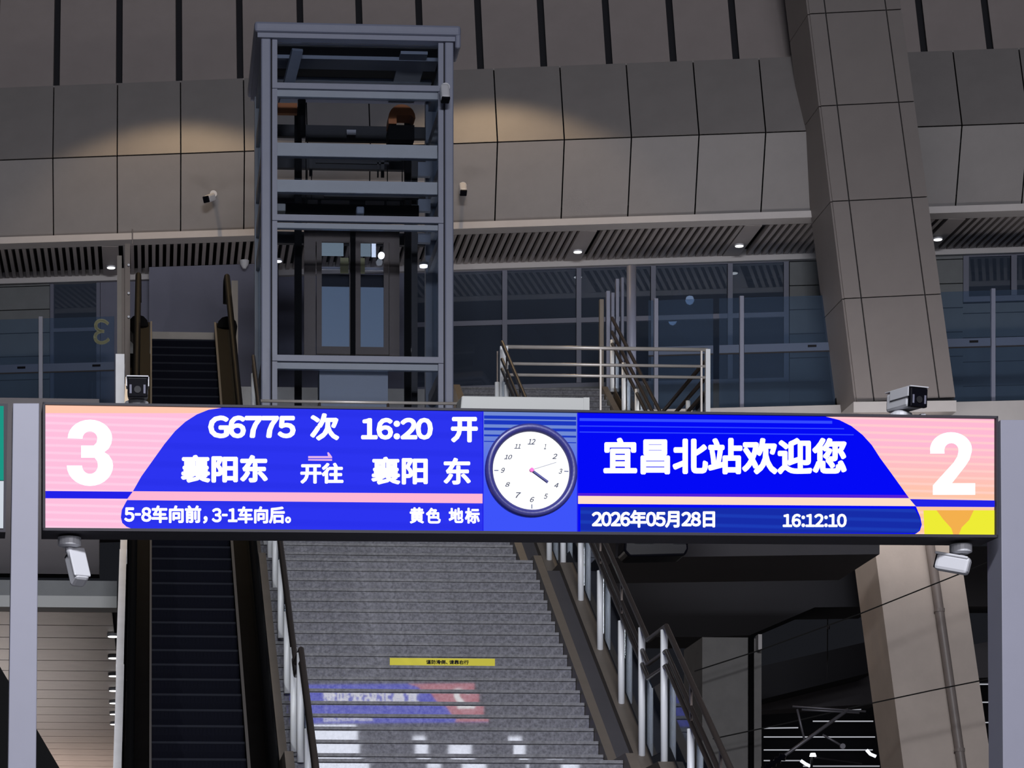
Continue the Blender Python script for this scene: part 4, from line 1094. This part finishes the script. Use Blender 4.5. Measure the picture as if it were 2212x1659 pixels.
# box on top of the sign
b0 = sp(1136, 870, 0)
bxo = thing('junction_box', 'long off-white box lying on top of the big sign', 'box', sp(1136, 884, -.03))
MB().prism([sp(996, 885, -.02), sp(1275, 888, -.02), sp(1275, 857, -.02), sp(999, 853, -.02)], -SN * .16).build('body', M['beige'], bxo, bevel=.008)
MB().prism([sp(1262, 886, -.018), sp(1275, 886, -.018), sp(1275, 857, -.018), sp(1262, 857, -.018)], -SN * .002).build('end_cap', M['beige'], bxo)

# gantry posts
def gpost(label, tl, tr, br_, bl, face, off):
    t = thing('sign_post', label, 'post', sp((bl[0] + br_[0]) / 2, 2300, off))
    MB().prism([sp(*tl, off), sp(*tr, off), sp(*br_, off), sp(*bl, off)], -SN * .22).build('column', M['gpost'], t, bevel=.004)
    q = sp((bl[0] + br_[0]) / 2, 2300, off)
    MB().box(q.x - .2, q.x + .2, q.y - .05, q.y + .36, FLOOR, FLOOR + .03).build('base_plate', M['gpost'], t)
yb3 = HY + (EZ - FLOOR) / 14.9 * F - 6
gpost('light grey gantry post at the left end of the big sign', (28, 870), (85, 870), (68, yb3), (2, yb3), None, -.01)
gpost('light grey gantry post at the right end of the big sign', (2163, 906), (2222, 906), (2226, yb3), (2176, yb3), None, -.01)
# neighbouring signs
t = thing('platform_sign', 'cut-off sign with green and white fields at the left picture edge', 'sign', sp(-100, 1145, -.1))
MB().prism([sp(-420, 866, -.02), sp(17, 870, -.02), sp(12, 1148, -.02), sp(-420, 1145, -.02)], -SN * .2).build('housing', M['housing'], t)
quad('green_field', [(-410, 872), (8, 876), (8, 1036), (-410, 1034)], M['teal'], -.012, .006, t)
quad('white_field', [(-410, 1036), (8, 1038), (7, 1140), (-410, 1138)], M['pale_led'], -.012, .006, t)
t = thing('platform_sign', 'dark edge of the next sign at the right picture edge', 'sign', sp(2300, 1165, -.1))
MB().prism([sp(2232, 908, -.02), sp(2500, 912, -.02), sp(2500, 1172, -.02), sp(2232, 1168, -.02)], -SN * .2).build('housing', M['housing'], t)

# ================================================================== SECURITY CAMERAS
def rot_box(c, size, yaw, pitch, roll=0):
    from mathutils import Euler
    R_ = Euler((pitch, roll, yaw)).to_matrix(); sx, sy, sz = size
    vs = [Vector(c) + R_ @ Vector((x_ * sx / 2, y_ * sy / 2, z_ * sz / 2)) for z_ in (-1, 1) for (x_, y_) in ((-1, -1), (1, -1), (1, 1), (-1, 1))]
    return MB().hexa(vs), R_
def bullet(label, c, s, yaw, pitch, base, up=True, face=True, grp=None):
    """c centre, s width in m, local -Y is the lens direction"""
    t = thing('security_camera', label, 'camera', base, grp)
    b_, R_ = rot_box(c, (s, s * 2.0, s * .95), yaw, pitch); body = b_.build('body', M['white'], t, bevel=s * .16)
    c = Vector(c)
    h_, _ = rot_box(c + R_ @ Vector((0, -s * .12, s * .52)), (s * 1.08, s * 2.3, s * .06), yaw, pitch); h_.build('hood', M['white'], t, bevel=s * .03)
    for sx in (-1, 1):
        k_, _ = rot_box(c + R_ @ Vector((sx * s * .54, -s * .3, s * .28)), (s * .05, s * 1.6, s * .45), yaw, pitch); k_.build('hood_side', M['white'], t)
    f_, _ = rot_box(c + R_ @ Vector((0, -s * 1.12, -.02 * s)), (s * .98, s * .28, s * .93), yaw, pitch); fp = f_.build('faceplate', M['lens'], t, bevel=s * .05)
    l0 = c + R_ @ Vector((0, -s * 1.2, -s * .12)); l1 = c + R_ @ Vector((0, -s * 1.3, -s * .12))
    MB().tube([l0, l1], s * .17, 14).build('lens', M['dark'], fp)
    for sx in (-1, 1):
        g_, _ = rot_box(c + R_ @ Vector((sx * s * .34, -s * 1.27, -s * .1)), (s * .1, s * .02, s * .42), yaw, pitch); g_.build('infrared_strip', M['partition'], fp)
    base = Vector(base); sg = 1 if up else -1
    a = c + R_ @ Vector((0, s * .3, -s * .45 * sg)) if up else c + R_ @ Vector((0, s * .7, s * .2))
    MB().tube([base + Vector((0, 0, sg * s * .3)), (base + Vector((0, 0, sg * s * .3))).lerp(a, .5), a], s * .2, 12).build('arm', M['white'], t, smooth=True)
    MB().tube([base, base + Vector((0, 0, sg * s * .22)), base + Vector((0, 0, sg * s * .34))], [s * .58, s * .58, s * .36], 20).build('mount', M['white'], t, smooth=False)
    return t
q = sp(300, 832, -.1); bullet('white bullet camera on top of the big sign at its left end', q, .115, 0.0, .14, sp(298, 870, -.1))
q = sp(1968, 858, -.1); bullet('white bullet camera on top of the big sign at its right end', q, .118, 0.30, .06, sp(1958, 896, -.1))
def hang(label, base, elbow, c, s, yaw, pitch):
    t = thing('security_camera', label, 'camera', base)
    b_, R_ = rot_box(c, (s * .9, s * 2.0, s), yaw, pitch); b_.build('body', M['white'], t, bevel=s * .2)
    h_, _ = rot_box(Vector(c) + R_ @ Vector((0, -s * .12, s * .46)), (s * 1.02, s * 2.0, s * .16), yaw, pitch); h_.build('hood', M['white'], t, bevel=s * .075)
    f_, _ = rot_box(Vector(c) + R_ @ Vector((0, -s * 1.0, 0)), (s * .8, s * .05, s * .8), yaw, pitch); f_.build('faceplate', M['lens'], t)
    base = Vector(base)
    MB().tube([base, base - Vector((0, 0, .045)), base - Vector((0, 0, .055))], [.066, .066, .045], 20).build('mount', M['white'], t)
    MB().tube([base - Vector((0, 0, .05)), Vector(elbow), Vector(elbow).lerp(Vector(c), .4)], .024, 12).build('arm', M['white'], t, smooth=True)
    return t
ub = -.12
hang('white bullet camera hanging under the left end of the big sign', sp(152, 1153, ub), sp(152, 1183, ub), sp(168, 1220, ub), .10, math.radians(205), math.radians(-62))
hang('white bullet camera hanging under the right end of the big sign', sp(2092, 1169, ub), sp(2096, 1193, ub), sp(2075, 1211, ub), .10, math.radians(-118), math.radians(-14))
o = MB().prism([sp(1992, 899, -.02), sp(2003, 899, -.02), sp(2003, 891, -.02), sp(1992, 891, -.02)], -SN * .05).build('cable_gland', M['white'], None, bevel=.004)
tag(o, 'tiny white gland on the sign beside the right bullet camera', 'fitting')
# wall cameras
def wallcam(label, c, s, yaw, pitch, back):
    t = thing('security_camera', label, 'camera', back)
    b_, R_ = rot_box(c, (s, s * 1.9, s), yaw, pitch); b_.build('body', M['white'], t, bevel=s * .25)
    f_, _ = rot_box(Vector(c) + R_ @ Vector((0, -s * .97, 0)), (s * .95, s * .3, s * .9), yaw, pitch); f_.build('faceplate', M['lens'], t, bevel=s * .1)
    MB().tube([Vector(back), Vector(c)], s * .25, 10).build('arm', M['white'], t)
    MB().tube([Vector(back) + Vector((0, .04, 0)), Vector(back) - Vector((0, .04, 0))], s * .5, 14).build('mount', M['white'], t)
    return t
c = wp(453, 428, -.65); wallcam('small white camera on the fascia left of the lift', c, .13, math.radians(-35), math.radians(25), wp(461, 420, -.22))
c = wp(1000, 408, -.65); wallcam('small white camera on the fascia right of the lift', c, .13, math.radians(0), math.radians(50), wp(1000, 402, -.22))
c = at(961, 201, 37.75); wallcam('small cream camera on the right post of the lift shaft', c, .13, math.radians(5), math.radians(68), at(962, 190, 38.0))

# ================================================================== lit panels added behind the viewer to give white patches in the polished risers
for k, (x0_, x1_, z0_, z1_) in enumerate(((3.75, 4.95, 2.6, 4.3), (6.3, 6.6, 2.7, 3.6), (7.1, 7.65, 2.5, 3.4), (8.6, 8.95, 2.7, 3.6), (9.4, 9.8, 2.2, 3.0))):
    t = thing('added_light_panel', ['tall white', 'small white', 'wide white', 'narrow white', 'low white'][k] + ' lit panel added out of view, mirrored in the lower stair risers', 'added light panel', Vector(((x0_ + x1_) / 2, -10, z0_)))
    MB().box(x0_ - .04, x1_ + .04, -10.15, -10.02, z0_ - .04, z1_ + .04).build('case', M['housing'], t)
    MB().box(x0_, x1_, -10.02, -10.0, z0_, z1_).build('panel', M['lbox'], t)
    MB().box((x0_ + x1_) / 2 - .03, (x0_ + x1_) / 2 + .03, -10.12, -10.04, FLOOR, z0_ - .03).build('stand', M['housing'], t)
